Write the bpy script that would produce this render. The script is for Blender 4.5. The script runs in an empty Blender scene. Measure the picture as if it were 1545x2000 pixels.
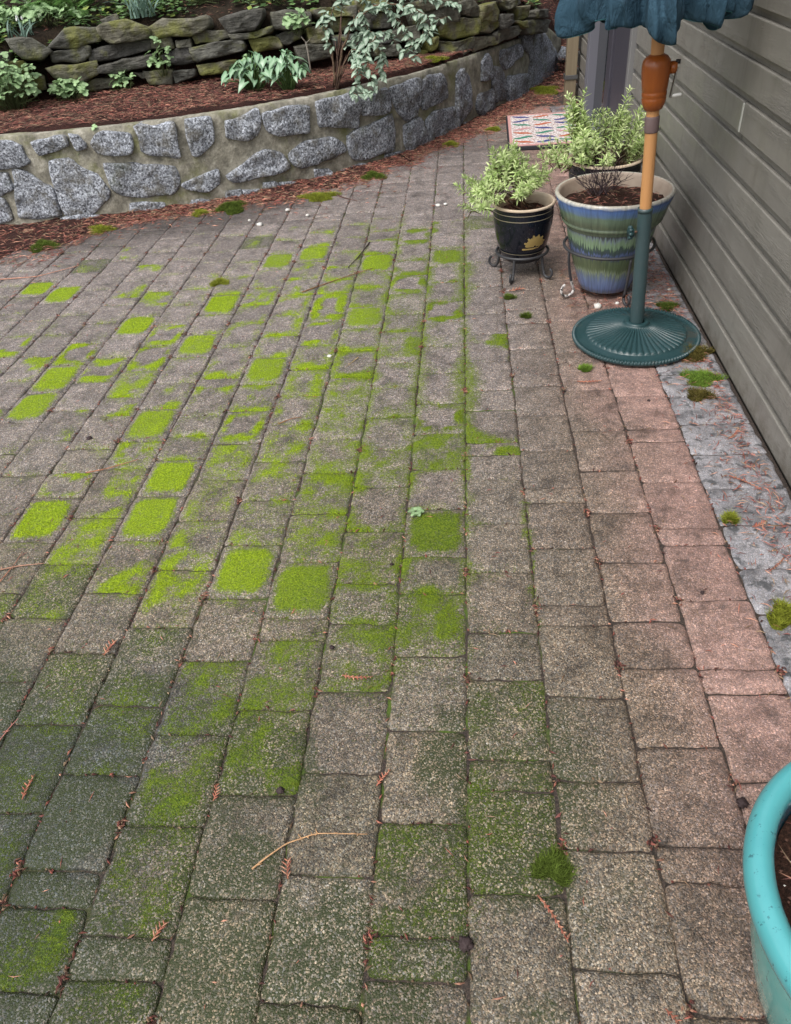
import bpy, bmesh, math, random
import numpy as np
from mathutils import Vector, Matrix, noise

random.seed(5)
rng = np.random.default_rng(11)
S = bpy.context.scene
C = S.collection

# ------------------------------------------------------------------ camera, sky, light, exposure
cam = bpy.data.cameras.new('camera')
co = bpy.data.objects.new('camera', cam)
C.objects.link(co)
S.camera = co
PITCH, ROLL, YAW = .6869, -.1002, .1325
_f = Vector((0, math.cos(PITCH), -math.sin(PITCH)))
_u = Vector((0, math.sin(PITCH), math.cos(PITCH)))
_r = Vector((1, 0, 0))
_Z = Matrix.Rotation(YAW, 3, 'Z')
_f, _u, _r = _Z @ _f, _Z @ _u, _Z @ _r
CR = math.cos(ROLL) * _r + math.sin(ROLL) * _u
CU = -math.sin(ROLL) * _r + math.cos(ROLL) * _u
CF = _f
CAM = Vector((0, 0, 1.5))
FOC = 1453.34 / 1545
co.matrix_world = Matrix(((CR.x, CU.x, -CF.x, CAM.x), (CR.y, CU.y, -CF.y, CAM.y),
                          (CR.z, CU.z, -CF.z, CAM.z), (0, 0, 0, 1)))
cam.sensor_fit = 'HORIZONTAL'
cam.sensor_width = 36
cam.lens = FOC * 36
cam.clip_start = .02
cam.clip_end = 300

world = bpy.data.worlds.new('World')
S.world = world
world.use_nodes = True
wn = world.node_tree.nodes
wl = world.node_tree.links
wn.clear()
SUN_EL, SUN_AZ = math.radians(58), math.radians(215)     # azimuth clockwise from +Y
sky = wn.new('ShaderNodeTexSky')
sky.sky_type = 'NISHITA'
sky.sun_disc = False
sky.sun_elevation = SUN_EL
sky.sun_rotation = SUN_AZ
sky.dust_density = 3.0
sky.air_density = 1.4
hs = wn.new('ShaderNodeHueSaturation')                    # overcast: the blue is mostly gone
hs.inputs['Saturation'].default_value = .28
bg = wn.new('ShaderNodeBackground')
bg.inputs['Strength'].default_value = .14
wo = wn.new('ShaderNodeOutputWorld')
wl.new(sky.outputs[0], hs.inputs['Color'])
wl.new(hs.outputs[0], bg.inputs['Color'])
wl.new(bg.outputs[0], wo.inputs['Surface'])

sun = bpy.data.lights.new('sun', 'SUN')
sun.energy = 1.3
sun.angle = math.radians(28)
sun.color = (1, .97, .92)
so = bpy.data.objects.new('sun', sun)
C.objects.link(so)
sd = Vector((math.sin(SUN_AZ) * math.cos(SUN_EL), math.cos(SUN_AZ) * math.cos(SUN_EL), math.sin(SUN_EL)))
so.rotation_euler = sd.to_track_quat('Z', 'Y').to_euler()
so.location = sd * 20

S.view_settings.view_transform = 'Standard'
S.view_settings.look = 'None'
S.view_settings.exposure = .74
S.view_settings.gamma = 1
S.view_settings.use_curve_mapping = False
S.cycles.max_bounces = 6

# ------------------------------------------------------------------ helpers
def tag(o, label=None, cat=None, group=None, kind=None):
    if label: o['label'] = label
    if cat: o['category'] = cat
    if group: o['group'] = group
    if kind: o['kind'] = kind
    return o

def link(name, data, mat=None, parent=None, loc=None):
    o = bpy.data.objects.new(name, data)
    C.objects.link(o)
    if mat is not None and data is not None and len(data.materials) == 0:
        data.materials.append(mat)
    if parent is not None: o.parent = parent
    if loc is not None: o.location = loc
    return o

def empty(name, loc=(0, 0, 0), rz=0):
    o = bpy.data.objects.new(name, None)
    C.objects.link(o)
    o.location = loc
    o.rotation_euler = (0, 0, rz)
    o.empty_display_size = .05
    return o

def npmesh(name, V, F, smooth=True, attrs=None):
    """mesh from arrays; F is a list of int arrays, each (m,3) or (m,4)"""
    V = np.asarray(V, np.float32)
    if not isinstance(F, list): F = [F]
    F = [np.asarray(f, np.int32) for f in F if len(f)]
    me = bpy.data.meshes.new(name)
    me.vertices.add(len(V))
    me.vertices.foreach_set('co', V.ravel())
    idx = np.concatenate([f.ravel() for f in F])
    sizes = np.concatenate([np.full(len(f), f.shape[1], np.int32) for f in F])
    me.loops.add(len(idx))
    me.loops.foreach_set('vertex_index', idx)
    me.polygons.add(len(sizes))
    st = np.zeros(len(sizes), np.int32)
    st[1:] = np.cumsum(sizes)[:-1]
    me.polygons.foreach_set('loop_start', st)
    me.polygons.foreach_set('use_smooth', np.full(len(sizes), smooth, bool))
    for k, a in (attrs or {}).items():
        a = np.asarray(a, np.float32)
        if a.shape[1] == 3: a = np.c_[a, np.ones(len(a), np.float32)]
        ca = me.color_attributes.new(name=k, type='FLOAT_COLOR', domain='POINT')
        ca.data.foreach_set('color', a.ravel())
    me.update(calc_edges=True)
    me.validate()
    return me

class MB:
    """collects parametric pieces into one mesh"""
    def __init__(s): s.V = []; s.F3 = []; s.F4 = []; s.C = []; s.n = 0
    def add(s, V, F3=(), F4=(), col=None):
        V = np.asarray(V, float)
        s.V.append(V)
        if len(F3): s.F3.append(np.asarray(F3) + s.n)
        if len(F4): s.F4.append(np.asarray(F4) + s.n)
        if col is not None: s.C.append(np.broadcast_to(np.asarray(col, float), (len(V), 3)))
        s.n += len(V)
        return s
    def mesh(s, name, smooth=True):
        F = []
        if s.F3: F.append(np.concatenate(s.F3))
        if s.F4: F.append(np.concatenate(s.F4))
        at = {'col': np.concatenate(s.C)} if s.C else None
        return npmesh(name, np.concatenate(s.V), F, smooth, at)
    def tube(s, pts, rad, n=8, col=None, cap=True):
        pts = [np.asarray(p, float) for p in pts]
        m = len(pts)
        if np.isscalar(rad): rad = [rad] * m
        V = []
        ref = None
        for i in range(m):
            t = pts[min(i + 1, m - 1)] - pts[max(i - 1, 0)]
            t = t / (np.linalg.norm(t) + 1e-9)
            if ref is None:
                ref = np.array([0, 0, 1.]) if abs(t[2]) < .9 else np.array([1., 0, 0])
            a = np.cross(t, ref); a /= np.linalg.norm(a) + 1e-9
            b = np.cross(t, a)
            ref = -b if np.dot(-b, ref) > 0 else b
            th = np.arange(n) * 2 * np.pi / n
            V.append(pts[i] + rad[i] * (np.cos(th)[:, None] * a + np.sin(th)[:, None] * b))
        F = []
        for i in range(m - 1):
            for j in range(n):
                F.append((i * n + j, i * n + (j + 1) % n, (i + 1) * n + (j + 1) % n, (i + 1) * n + j))
        V = np.concatenate(V)
        F3 = []
        if cap:
            V = np.vstack([V, pts[0], pts[-1]])
            for j in range(n):
                F3.append((m * n, (j + 1) % n, j))
                F3.append((m * n + 1, (m - 1) * n + j, (m - 1) * n + (j + 1) % n))
        return s.add(V, F3, F, col)
    def lathe(s, prof, n=48, center=(0, 0, 0), col=None, rmod=None):
        m = len(prof)
        th = np.arange(n) * 2 * np.pi / n
        V = []
        for k, (r_, z_) in enumerate(prof):
            rr = np.full(n, r_, float)
            zz = np.full(n, z_, float)
            if rmod is not None: rr, zz = rmod(k, th, rr, zz)
            V.append(np.c_[rr * np.cos(th), rr * np.sin(th), zz])
        F = [(i * n + j, i * n + (j + 1) % n, (i + 1) * n + (j + 1) % n, (i + 1) * n + j)
             for i in range(m - 1) for j in range(n)]
        return s.add(np.concatenate(V) + np.asarray(center), (), F, col)
    def box(s, a, b, col=None):
        a = np.asarray(a, float); b = np.asarray(b, float)
        V = [(x, y, z) for z in (a[2], b[2]) for y in (a[1], b[1]) for x in (a[0], b[0])]
        F = [(0, 2, 3, 1), (4, 5, 7, 6), (0, 1, 5, 4), (2, 6, 7, 3), (0, 4, 6, 2), (1, 3, 7, 5)]
        return s.add(V, (), F, col)

def bevel(o, w=.003, seg=2):
    m = o.modifiers.new('bevel', 'BEVEL')
    m.width = w
    m.segments = seg
    m.limit_method = 'ANGLE'
    return o

def hash2(ix, iy, seed):
    h = (ix.astype(np.int64) * 374761393 + iy.astype(np.int64) * 668265263 + seed * 1442695041) & 0xffffffff
    h = ((h ^ (h >> 13)) * 1274126177) & 0xffffffff
    h = h ^ (h >> 16)
    return (h & 0xffff) / 65535.0

def vnoise(x, y, sc, seed=0):
    """value noise 0..1"""
    x = np.asarray(x, float) * sc; y = np.asarray(y, float) * sc
    ix = np.floor(x); iy = np.floor(y)
    fx = x - ix; fy = y - iy
    fx = fx * fx * (3 - 2 * fx); fy = fy * fy * (3 - 2 * fy)
    a = hash2(ix, iy, seed); b = hash2(ix + 1, iy, seed)
    c = hash2(ix, iy + 1, seed); d = hash2(ix + 1, iy + 1, seed)
    return (a * (1 - fx) + b * fx) * (1 - fy) + (c * (1 - fx) + d * fx) * fy

def fbm(x, y, sc, seed=0):
    return .55 * vnoise(x, y, sc, seed) + .3 * vnoise(x, y, sc * 2.1, seed + 1) + .15 * vnoise(x, y, sc * 4.3, seed + 2)

def sstep(a, b, x):
    t = np.clip((x - a) / (b - a), 0, 1)
    return t * t * (3 - 2 * t)

def view(P):
    """photo coordinates 0..1 and depth of a world point (for choosing which pavers show largest)"""
    d = Vector(P) - CAM
    z = d.dot(CF)
    if z < .05: return None
    return .5 + FOC * d.dot(CR) / z, .5 - FOC * d.dot(CU) / z * 1545 / 2000, z

# ------------------------------------------------------------------ materials
class NT:
    def __init__(s, name):
        s.m = bpy.data.materials.new(name)
        s.m.use_nodes = True
        s.t = s.m.node_tree
        s.t.nodes.clear()
        s.out = s.t.nodes.new('ShaderNodeOutputMaterial')
        s.p = s.n('BsdfPrincipled')
        s.t.links.new(s.p.outputs[0], s.out.inputs['Surface'])
    def n(s, typ, ins=None, **props):
        nd = s.t.nodes.new('ShaderNode' + typ)
        for k, v in props.items(): setattr(nd, k, v)
        for k, v in (ins or {}).items():
            if isinstance(v, bpy.types.NodeSocket): s.t.links.new(v, nd.inputs[k])
            else: nd.inputs[k].default_value = v
        return nd
    def set(s, **kw):
        for k, v in kw.items():
            k = k.replace('_', ' ')
            if isinstance(v, bpy.types.NodeSocket): s.t.links.new(v, s.p.inputs[k])
            else: s.p.inputs[k].default_value = v if not isinstance(v, tuple) or len(v) != 3 else (*v, 1)
        return s
    def pos(s): return s.n('NewGeometry').outputs['Position']
    def obj(s): return s.n('TexCoord').outputs['Object']
    def attr(s, name): return s.n('Attribute', attribute_name=name).outputs['Color']
    def noise(s, v, scale, detail=3, rough=.55, dist=0):
        return s.n('TexNoise', {'Vector': v, 'Scale': scale, 'Detail': detail, 'Roughness': rough, 'Distortion': dist}).outputs[0]
    def map(s, v, scale=(1, 1, 1), rot=(0, 0, 0)):
        return s.n('Mapping', {'Vector': v, 'Scale': scale, 'Rotation': rot}).outputs[0]
    def vor(s, v, scale, out='Color', feature='F1'):
        return s.n('TexVoronoi', {'Vector': v, 'Scale': scale}, feature=feature).outputs[out]
    def ramp(s, f, stops, interp='LINEAR'):
        nd = s.n('ValToRGB', {'Fac': f})
        cr = nd.color_ramp
        cr.interpolation = interp
        while len(cr.elements) < len(stops): cr.elements.new(.5)
        for e, (p, c) in zip(cr.elements, stops):
            e.position = p
            e.color = (c, c, c, 1) if not isinstance(c, tuple) else (*c, 1)
        return nd.outputs[0]
    def mix(s, f, a, b, mode='MIX'):
        nd = s.n('Mix', data_type='RGBA', blend_type=mode)
        for i, v in ((0, f), (6, a), (7, b)):
            if isinstance(v, bpy.types.NodeSocket): s.t.links.new(v, nd.inputs[i])
            else: nd.inputs[i].default_value = v if i == 0 or len(v) == 4 else (*v, 1)
        return nd.outputs[2]
    def math(s, op, a, b=0., c=None):
        nd = s.n('Math', operation=op)
        for i, v in enumerate((a, b) if c is None else (a, b, c)):
            if isinstance(v, bpy.types.NodeSocket): s.t.links.new(v, nd.inputs[i])
            else: nd.inputs[i].default_value = v
        return nd.outputs[0]
    def maprange(s, v, a, b, c=0., d=1., smooth=True):
        return s.n('MapRange', {'Value': v, 'From Min': a, 'From Max': b, 'To Min': c, 'To Max': d},
                   interpolation_type='SMOOTHSTEP' if smooth else 'LINEAR').outputs[0]
    def sep(s, c): return s.n('SeparateColor', {'Color': c}).outputs
    def xyz(s, v): return s.n('SeparateXYZ', {'Vector': v}).outputs
    def bump(s, h, strength=.5, dist=.002, normal=None):
        ins = {'Height': h, 'Strength': strength, 'Distance': dist}
        if normal is not None: ins['Normal'] = normal
        return s.n('Bump', ins).outputs[0]

def plain(name, col, rough=.6, **kw):
    return NT(name).set(Base_Color=col, Roughness=rough, **kw).m

def mat_paver():
    t = NT('exposed_aggregate_concrete')
    P = t.pos()
    tint = t.attr('col')
    mo = t.sep(t.attr('mo'))
    vc = t.sep(t.vor(P, 330))
    vb = t.sep(t.vor(P, 150))
    grain = t.ramp(vc[0], [(0, .22), (.25, .48), (.55, .9), (.8, 1.3), (.94, 1.9), (1, 2.6)])
    grain = t.mix(t.math('MULTIPLY', t.maprange(t.vor(P, 150, 'Distance'), .38, .3), t.math('GREATER_THAN', vb[0], .80)), grain, t.ramp(vb[1], [(0, .35), (.45, .9), (.6, 2.0), (1, 3.3)]))
    hue = t.ramp(vc[1], [(0, (.82, .90, 1.05)), (.4, (1, .98, .93)), (.7, (1.12, 1, .84)), (1, (1.15, .95, .85))])
    fine = t.ramp(t.noise(P, 520, 2), [(.3, .68), (.7, 1.35)])
    blot = t.ramp(t.noise(P, 11, 5, .62), [(.28, .40), (.44, .86), (.56, 1.05), (.72, 1.3)])
    sc = t.ramp(t.noise(P, 42, 4), [(.3, .72), (.7, 1.2)])
    wear = t.sep(t.attr('wear'))
    g = t.mix(wear[0], (1, 1, 1), grain)
    c = t.mix(1, tint, g, 'MULTIPLY')
    c = t.mix(wear[0], c, t.mix(1, c, hue, 'MULTIPLY'))
    for x in (fine, blot, sc): c = t.mix(1, c, x, 'MULTIPLY')
    # dark lichen-like stains on the pavers by the wall
    st = t.maprange(t.noise(P, 26, 5, .62, .4), .52, .64)
    c = t.mix(t.math('MULTIPLY', st, wear[1]), c, (.055, .058, .062))
    nf = t.noise(P, 300, 3, .7)
    nm = t.noise(P, 70, 4, .65)
    # dark green film between the grains
    al = t.math('MULTIPLY', t.maprange(t.math('ADD', mo[1], t.math('MULTIPLY_ADD', nm, .9, -.45)), .22, .75), t.maprange(vc[0], .40, .92, 1, .22))
    pale = t.math('MULTIPLY', t.maprange(t.vor(P, 150, 'Distance'), .38, .3), t.math('GREATER_THAN', vb[0], .80))
    al = t.math('MULTIPLY', al, t.math('MULTIPLY_ADD', pale, -.75, 1))
    c = t.mix(t.math('MULTIPLY', al, .90), c, t.mix(nf, (.011, .018, .007), (.052, .066, .016)))
    # moss carpet
    mm = t.math('ADD', mo[0], t.math('ADD', t.math('MULTIPLY_ADD', nf, 1.5, -.75), t.math('MULTIPLY_ADD', nm, 1.0, -.5)))
    mm = t.maprange(mm, .26, .84)
    thick = t.maprange(mo[0], .44, .72)
    thru = t.math('MULTIPLY', t.maprange(vc[0], .5, .95, 1, .25), t.math('MULTIPLY_ADD', pale, -.6, 1))
    mm = t.math('MULTIPLY', mm, t.math('MAXIMUM', thick, thru))
    nl = t.ramp(t.noise(P, 200, 3, .75), [(.34, 0), (.66, 1)])
    mc = t.mix(mo[2], t.mix(nl, (.022, .055, .004), (.16, .24, .018)), t.mix(nl, (.10, .19, .002), (.50, .66, .020)))
    mc = t.mix(t.maprange(nm, .52, .72, 0, .55), mc, t.mix(nl, (.08, .10, .010), (.30, .32, .04)))
    c = t.mix(mm, c, mc)
    h = t.math('ADD', t.math('MULTIPLY', t.vor(P, 330, 'Distance'), -.6), t.math('ADD', t.math('MULTIPLY', t.noise(P, 420, 2), .7), t.math('MULTIPLY', t.math('MULTIPLY', mm, nl), 2.2)))
    t.set(Base_Color=c, Roughness=t.mix(mm, (.55, .55, .55), (.95, .95, .95)), Normal=t.bump(h, .85, .003))
    t.p.inputs['Specular IOR Level'].default_value = .35
    return t.m

def mat_vcol(name, rough=.8, noise_scale=120, lo=.7, hi=1.3, transl=0., spec=.3, rnd=0.):
    t = NT(name)
    c = t.mix(1, t.attr('col'), t.ramp(t.noise(t.pos(), noise_scale, 3), [(.3, lo), (.7, hi)]), 'MULTIPLY')
    if rnd:
        r_ = t.n('ObjectInfo').outputs['Random']
        c = t.mix(1, c, t.ramp(r_, [(0, 1 - rnd), (1, 1 + rnd)]), 'MULTIPLY')
    t.set(Base_Color=c, Roughness=rough)
    t.p.inputs['Specular IOR Level'].default_value = spec
    if transl:
        tr = t.n('BsdfTranslucent', {'Color': c})
        mx = t.n('MixShader', {0: transl, 1: t.p.outputs[0], 2: tr.outputs[0]})
        t.t.links.new(mx.outputs[0], t.out.inputs['Surface'])
    return t.m

def mat_granite():
    t = NT('rough_granite')
    r_ = t.n('ObjectInfo').outputs['Random']
    off = t.n('CombineXYZ', {0: t.math('MULTIPLY', r_, 37.), 1: t.math('MULTIPLY', r_, 91.), 2: t.math('MULTIPLY', r_, 13.)}).outputs[0]
    P = t.n('VectorMath', {0: t.pos(), 1: off}, operation='ADD').outputs[0]
    P0 = t.pos()
    a = t.ramp(t.noise(P, 75, 4, .75), [(.36, (.05, .053, .06)), (.45, (.21, .22, .25)), (.54, (.44, .465, .52)), (.64, (.74, .77, .83))])
    c = t.mix(1, a, t.ramp(r_, [(0, .85), (.5, 1.1), (1, 1.3)]), 'MULTIPLY')
    c = t.mix(1, c, t.ramp(t.noise(P, 12, 4, .7), [(.3, .45), (.5, .95), (.7, 1.25)]), 'MULTIPLY')
    dirt = t.maprange(t.noise(P, 9, 4, .65), .48, .66)
    c = t.mix(t.math('MULTIPLY', dirt, .7), c, t.mix(t.noise(P, 60, 3), (.07, .062, .05), (.22, .20, .15)))
    # the stones get darker towards the right end of the wall, unevenly by noise
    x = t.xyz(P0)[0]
    darken = t.maprange(t.math('ADD', x, t.math('MULTIPLY', t.noise(P0, 2.5, 3), .9)), -.9, 1.1, 0, .62)
    c = t.mix(darken, c, t.mix(1, c, (.25, .27, .3), 'MULTIPLY'))
    gr = t.maprange(t.noise(P, 5, 4), .58, .75)
    c = t.mix(t.math('MULTIPLY', gr, .35), c, (.10, .12, .035))
    h = t.math('ADD', t.noise(P, 75, 4, .75), t.math('MULTIPLY', t.noise(P, 18, 4, .65), 2.2))
    t.set(Base_Color=c, Roughness=.72, Normal=t.bump(h, 1, .018))
    return t.m

def mat_mortar():
    t = NT('stained_mortar')
    P = t.pos()
    c = t.ramp(t.noise(P, 14, 6, .7), [(.3, (.10, .092, .072)), (.5, (.26, .24, .19)), (.7, (.46, .43, .36))])
    gr = t.maprange(t.noise(P, 4.2, 5, .65), .48, .7)
    c = t.mix(t.math('MULTIPLY', gr, .75), c, (.15, .16, .04))
    dk = t.maprange(t.noise(t.map(P, (6, 6, 1.6)), 2.3, 4), .56, .72)
    c = t.mix(t.math('MULTIPLY', dk, .6), c, (.06, .058, .045))
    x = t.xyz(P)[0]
    darken = t.maprange(t.math('ADD', x, t.math('MULTIPLY', t.noise(P, 2.5, 3), .9)), -.7, 1.2, 0, .45)  # mortar gets darker to the right too, broken up by noise
    c = t.mix(darken, c, t.mix(1, c, (.3, .33, .3), 'MULTIPLY'))
    h = t.math('ADD', t.noise(P, 60, 5, .7), t.math('MULTIPLY', t.noise(P, 14, 3), 2))
    t.set(Base_Color=c, Roughness=.85, Normal=t.bump(h, .8, .008))
    return t.m

def mat_fieldstone():
    t = NT('mossy_fieldstone')
    P = t.pos()
    r_ = t.n('ObjectInfo').outputs['Random']
    base = t.ramp(r_, [(0, (.055, .052, .048)), (.3, (.11, .105, .075)), (.55, (.075, .075, .072)), (.8, (.15, .135, .085)), (1, (.11, .10, .07))])
    c = t.mix(1, base, t.ramp(t.noise(P, 18, 5, .7), [(.3, .5), (.5, 1), (.72, 1.7)]), 'MULTIPLY')
    ms = t.maprange(t.math('ADD', t.noise(P, 6, 4), t.math('MULTIPLY', r_, .2)), .58, .78)
    c = t.mix(t.math('MULTIPLY', ms, .8), c, t.mix(t.noise(P, 90), (.06, .07, .012), (.22, .22, .03)))
    li = t.maprange(t.noise(P, 130, 2), .68, .74)
    c = t.mix(t.math('MULTIPLY', li, .3), c, (.3, .3, .27))
    h = t.math('ADD', t.noise(P, 30, 5, .7), t.math('MULTIPLY', t.noise(t.map(P, (2, 2, 9)), 6, 3), 1.2))
    t.set(Base_Color=c, Roughness=.7, Normal=t.bump(h, .9, .012))
    return t.m

def mat_soil(name, cols, scale=60, bumpd=.01):
    t = NT(name)
    P = t.pos()
    c = t.ramp(t.noise(P, scale, 5, .75), [(.3, cols[0]), (.5, cols[1]), (.7, cols[2])])
    c = t.mix(1, c, t.ramp(t.noise(P, 4, 3), [(.3, .6), (.7, 1.3)]), 'MULTIPLY')
    t.set(Base_Color=c, Roughness=.95, Normal=t.bump(t.noise(P, scale, 5, .8), 1, bumpd))
    t.p.inputs['Specular IOR Level'].default_value = .2
    return t.m

def mat_siding():
    t = NT('olive_painted_cedar')
    P = t.pos()
    r_ = t.n('ObjectInfo').outputs['Random']
    c = t.mix(t.noise(P, 3, 4), (.172, .161, .142), (.228, .214, .191))
    c = t.mix(1, c, t.ramp(r_, [(0, .9), (1, 1.1)]), 'MULTIPLY')
    dirt = t.maprange(t.noise(t.map(P, (1, 3, 1)), 2.2, 5, .65), .52, .74)
    c = t.mix(t.math('MULTIPLY', dirt, .3), c, (.07, .066, .055))
    sp = t.maprange(t.noise(P, 150, 1), .77, .8)
    c = t.mix(t.math('MULTIPLY', sp, .5), c, (.42, .42, .42))
    z_ = t.xyz(P)[2]
    spl = t.maprange(t.math('ADD', z_, t.math('MULTIPLY_ADD', t.noise(P, 16, 5, .7), .30, -.15)), .10, -.02)
    c = t.mix(t.math('MULTIPLY', spl, .7), c, (.085, .07, .05))
    run = t.maprange(t.noise(t.map(P, (1, 14, .7)), 2.0, 4, .6), .56, .72)
    c = t.mix(t.math('MULTIPLY', run, .28), c, (.09, .085, .075))
    gmask = t.maprange(t.noise(t.map(P, (1, 1.4, 5)), 1.3, 2), .42, .6)
    grain = t.noise(t.map(P, (1, 10, 90), (.06, 0, 0)), 2.2, 4, .65, .8)
    rough = t.ramp(t.noise(t.map(P, (1, 2, 1)), 3, 4), [(.35, .36), (.65, .62)])
    h = t.math('MULTIPLY', grain, t.math('MULTIPLY_ADD', gmask, .9, .1))
    t.set(Base_Color=c, Roughness=rough, Normal=t.bump(h, .9, .006))
    return t.m

def mat_cloth():
    t = NT('blue_green_canvas')
    P = t.pos()
    c = t.mix(t.noise(P, 5, 4), (.022, .054, .082), (.042, .088, .126))
    fa = t.maprange(t.noise(P, 9, 3), .5, .75)
    c = t.mix(t.math('MULTIPLY', fa, .4), c, (.085, .135, .18))
    h = t.math('ADD', t.math('MULTIPLY', t.noise(P, 700, 1), .12), t.math('ADD', t.math('MULTIPLY', t.noise(t.map(P, (1, 1, .45)), 28, 4, .6, .6), 2.2), t.noise(P, 9, 2)))
    t.set(Base_Color=c, Roughness=.9, Normal=t.bump(h, .8, .012))
    t.p.inputs['Specular IOR Level'].default_value = .15
    return t.m

def mat_wood(name, a, b, rough=.45, axis=(1, 1, .08), scale=45):
    t = NT(name)
    P = t.obj()
    g = t.noise(t.map(P, axis), scale, 4, .6, .3)
    c = t.mix(g, (*a,), (*b,))
    sp = t.maprange(t.noise(P, 35, 3), .68, .74)
    c = t.mix(t.math('MULTIPLY', sp, .7), c, tuple(x * .35 for x in a))
    t.set(Base_Color=c, Roughness=rough, Normal=t.bump(g, .3, .002))
    return t.m

def mat_metal_paint(name, a, b, rough=.45, rust=.25):
    t = NT(name)
    P = t.obj()
    c = t.mix(t.noise(P, 14, 4), (*a,), (*b,))
    ru = t.maprange(t.noise(P, 7, 5, .7), .58, .72)
    c = t.mix(t.math('MULTIPLY', ru, rust), c, (.10, .055, .03))
    sp = t.maprange(t.noise(P, 190, 1), .74, .78)
    c = t.mix(t.math('MULTIPLY', sp, .35), c, (.4, .42, .4))
    t.set(Base_Color=c, Roughness=t.ramp(t.noise(P, 20, 3), [(.3, rough - .12), (.7, rough + .15)]), Normal=t.bump(t.noise(P, 90, 3), .25, .002))
    return t.m

M = {}
M['paver'] = mat_paver()
M['granite'] = mat_granite()
M['mortar'] = mat_mortar()
M['fieldstone'] = mat_fieldstone()
def mat_joint():
    t = NT('mossy_joint_soil')
    P = t.pos()
    c = t.ramp(t.noise(P, 150, 4, .75), [(.3, (.012, .009, .007)), (.5, (.042, .032, .026)), (.7, (.13, .085, .065))])
    x = t.xyz(P)
    gr = t.math('MULTIPLY', t.maprange(t.noise(P, 9, 4), .46, .60), t.math('MULTIPLY', t.maprange(x[0], .35, .05), t.maprange(x[0], -1.0, -.3, .25, 1)))
    c = t.mix(t.math('MULTIPLY', gr, .85), c, t.mix(t.noise(P, 220, 3, .7), (.02, .045, .004), (.12, .20, .012)))
    t.set(Base_Color=c, Roughness=.95, Normal=t.bump(t.noise(P, 160, 5, .8), 1, .004))
    return t.m
M['joint'] = mat_joint()
M['soil'] = mat_soil('garden_soil', [(.010, .008, .006), (.028, .019, .012), (.06, .038, .024)], 70, .02)
M['mulch'] = mat_soil('cedar_mulch', [(.016, .008, .007), (.05, .021, .017), (.12, .05, .038)], 110, .02)
M['potsoil'] = mat_soil('potting_soil', [(.012, .007, .005), (.05, .024, .016), (.12, .055, .035)], 150, .012)
M['siding'] = mat_siding()
M['cloth'] = mat_cloth()
M['litter'] = mat_vcol('dry_cedar_needles', .75, 60, .6, 1.35)
M['moss'] = mat_vcol('moss_fibres', .9, 40, .7, 1.3, .3, .1)
M['leaf'] = mat_vcol('leaf', .45, 60, .8, 1.2, .25, .4, .22)
M['sprig'] = mat_vcol('pale_felted_leaf', .7, 60, .85, 1.15, .3, .2, .15)
M['bark'] = mat_vcol('bark', .9, 80, .5, 1.4)
M['polewood'] = mat_wood('varnished_pole', (.43, .20, .075), (.60, .31, .125), .38)
M['hubwood'] = mat_wood('red_brown_hardwood', (.23, .055, .010), (.36, .10, .018), .3)
M['basepaint'] = mat_metal_paint('green_cast_iron', (.010, .034, .038), (.022, .058, .063), .36, .4)
M['sleevepaint'] = mat_metal_paint('grey_green_steel', (.022, .055, .06), (.05, .075, .08), .42, .55)
M['iron'] = mat_metal_paint('wrought_iron', (.02, .02, .023), (.05, .05, .055), .5, .2)
M['steel'] = plain('dull_steel', (.30, .29, .26), .4, Metallic=.8)
M['collar'] = mat_metal_paint('brown_band', (.13, .085, .08), (.20, .14, .14), .4, .1)
M['white'] = plain('white_plastic', (.75, .74, .7), .35)
M['pebble'] = plain('pale_pebble', (.62, .60, .56), .6)

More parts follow.
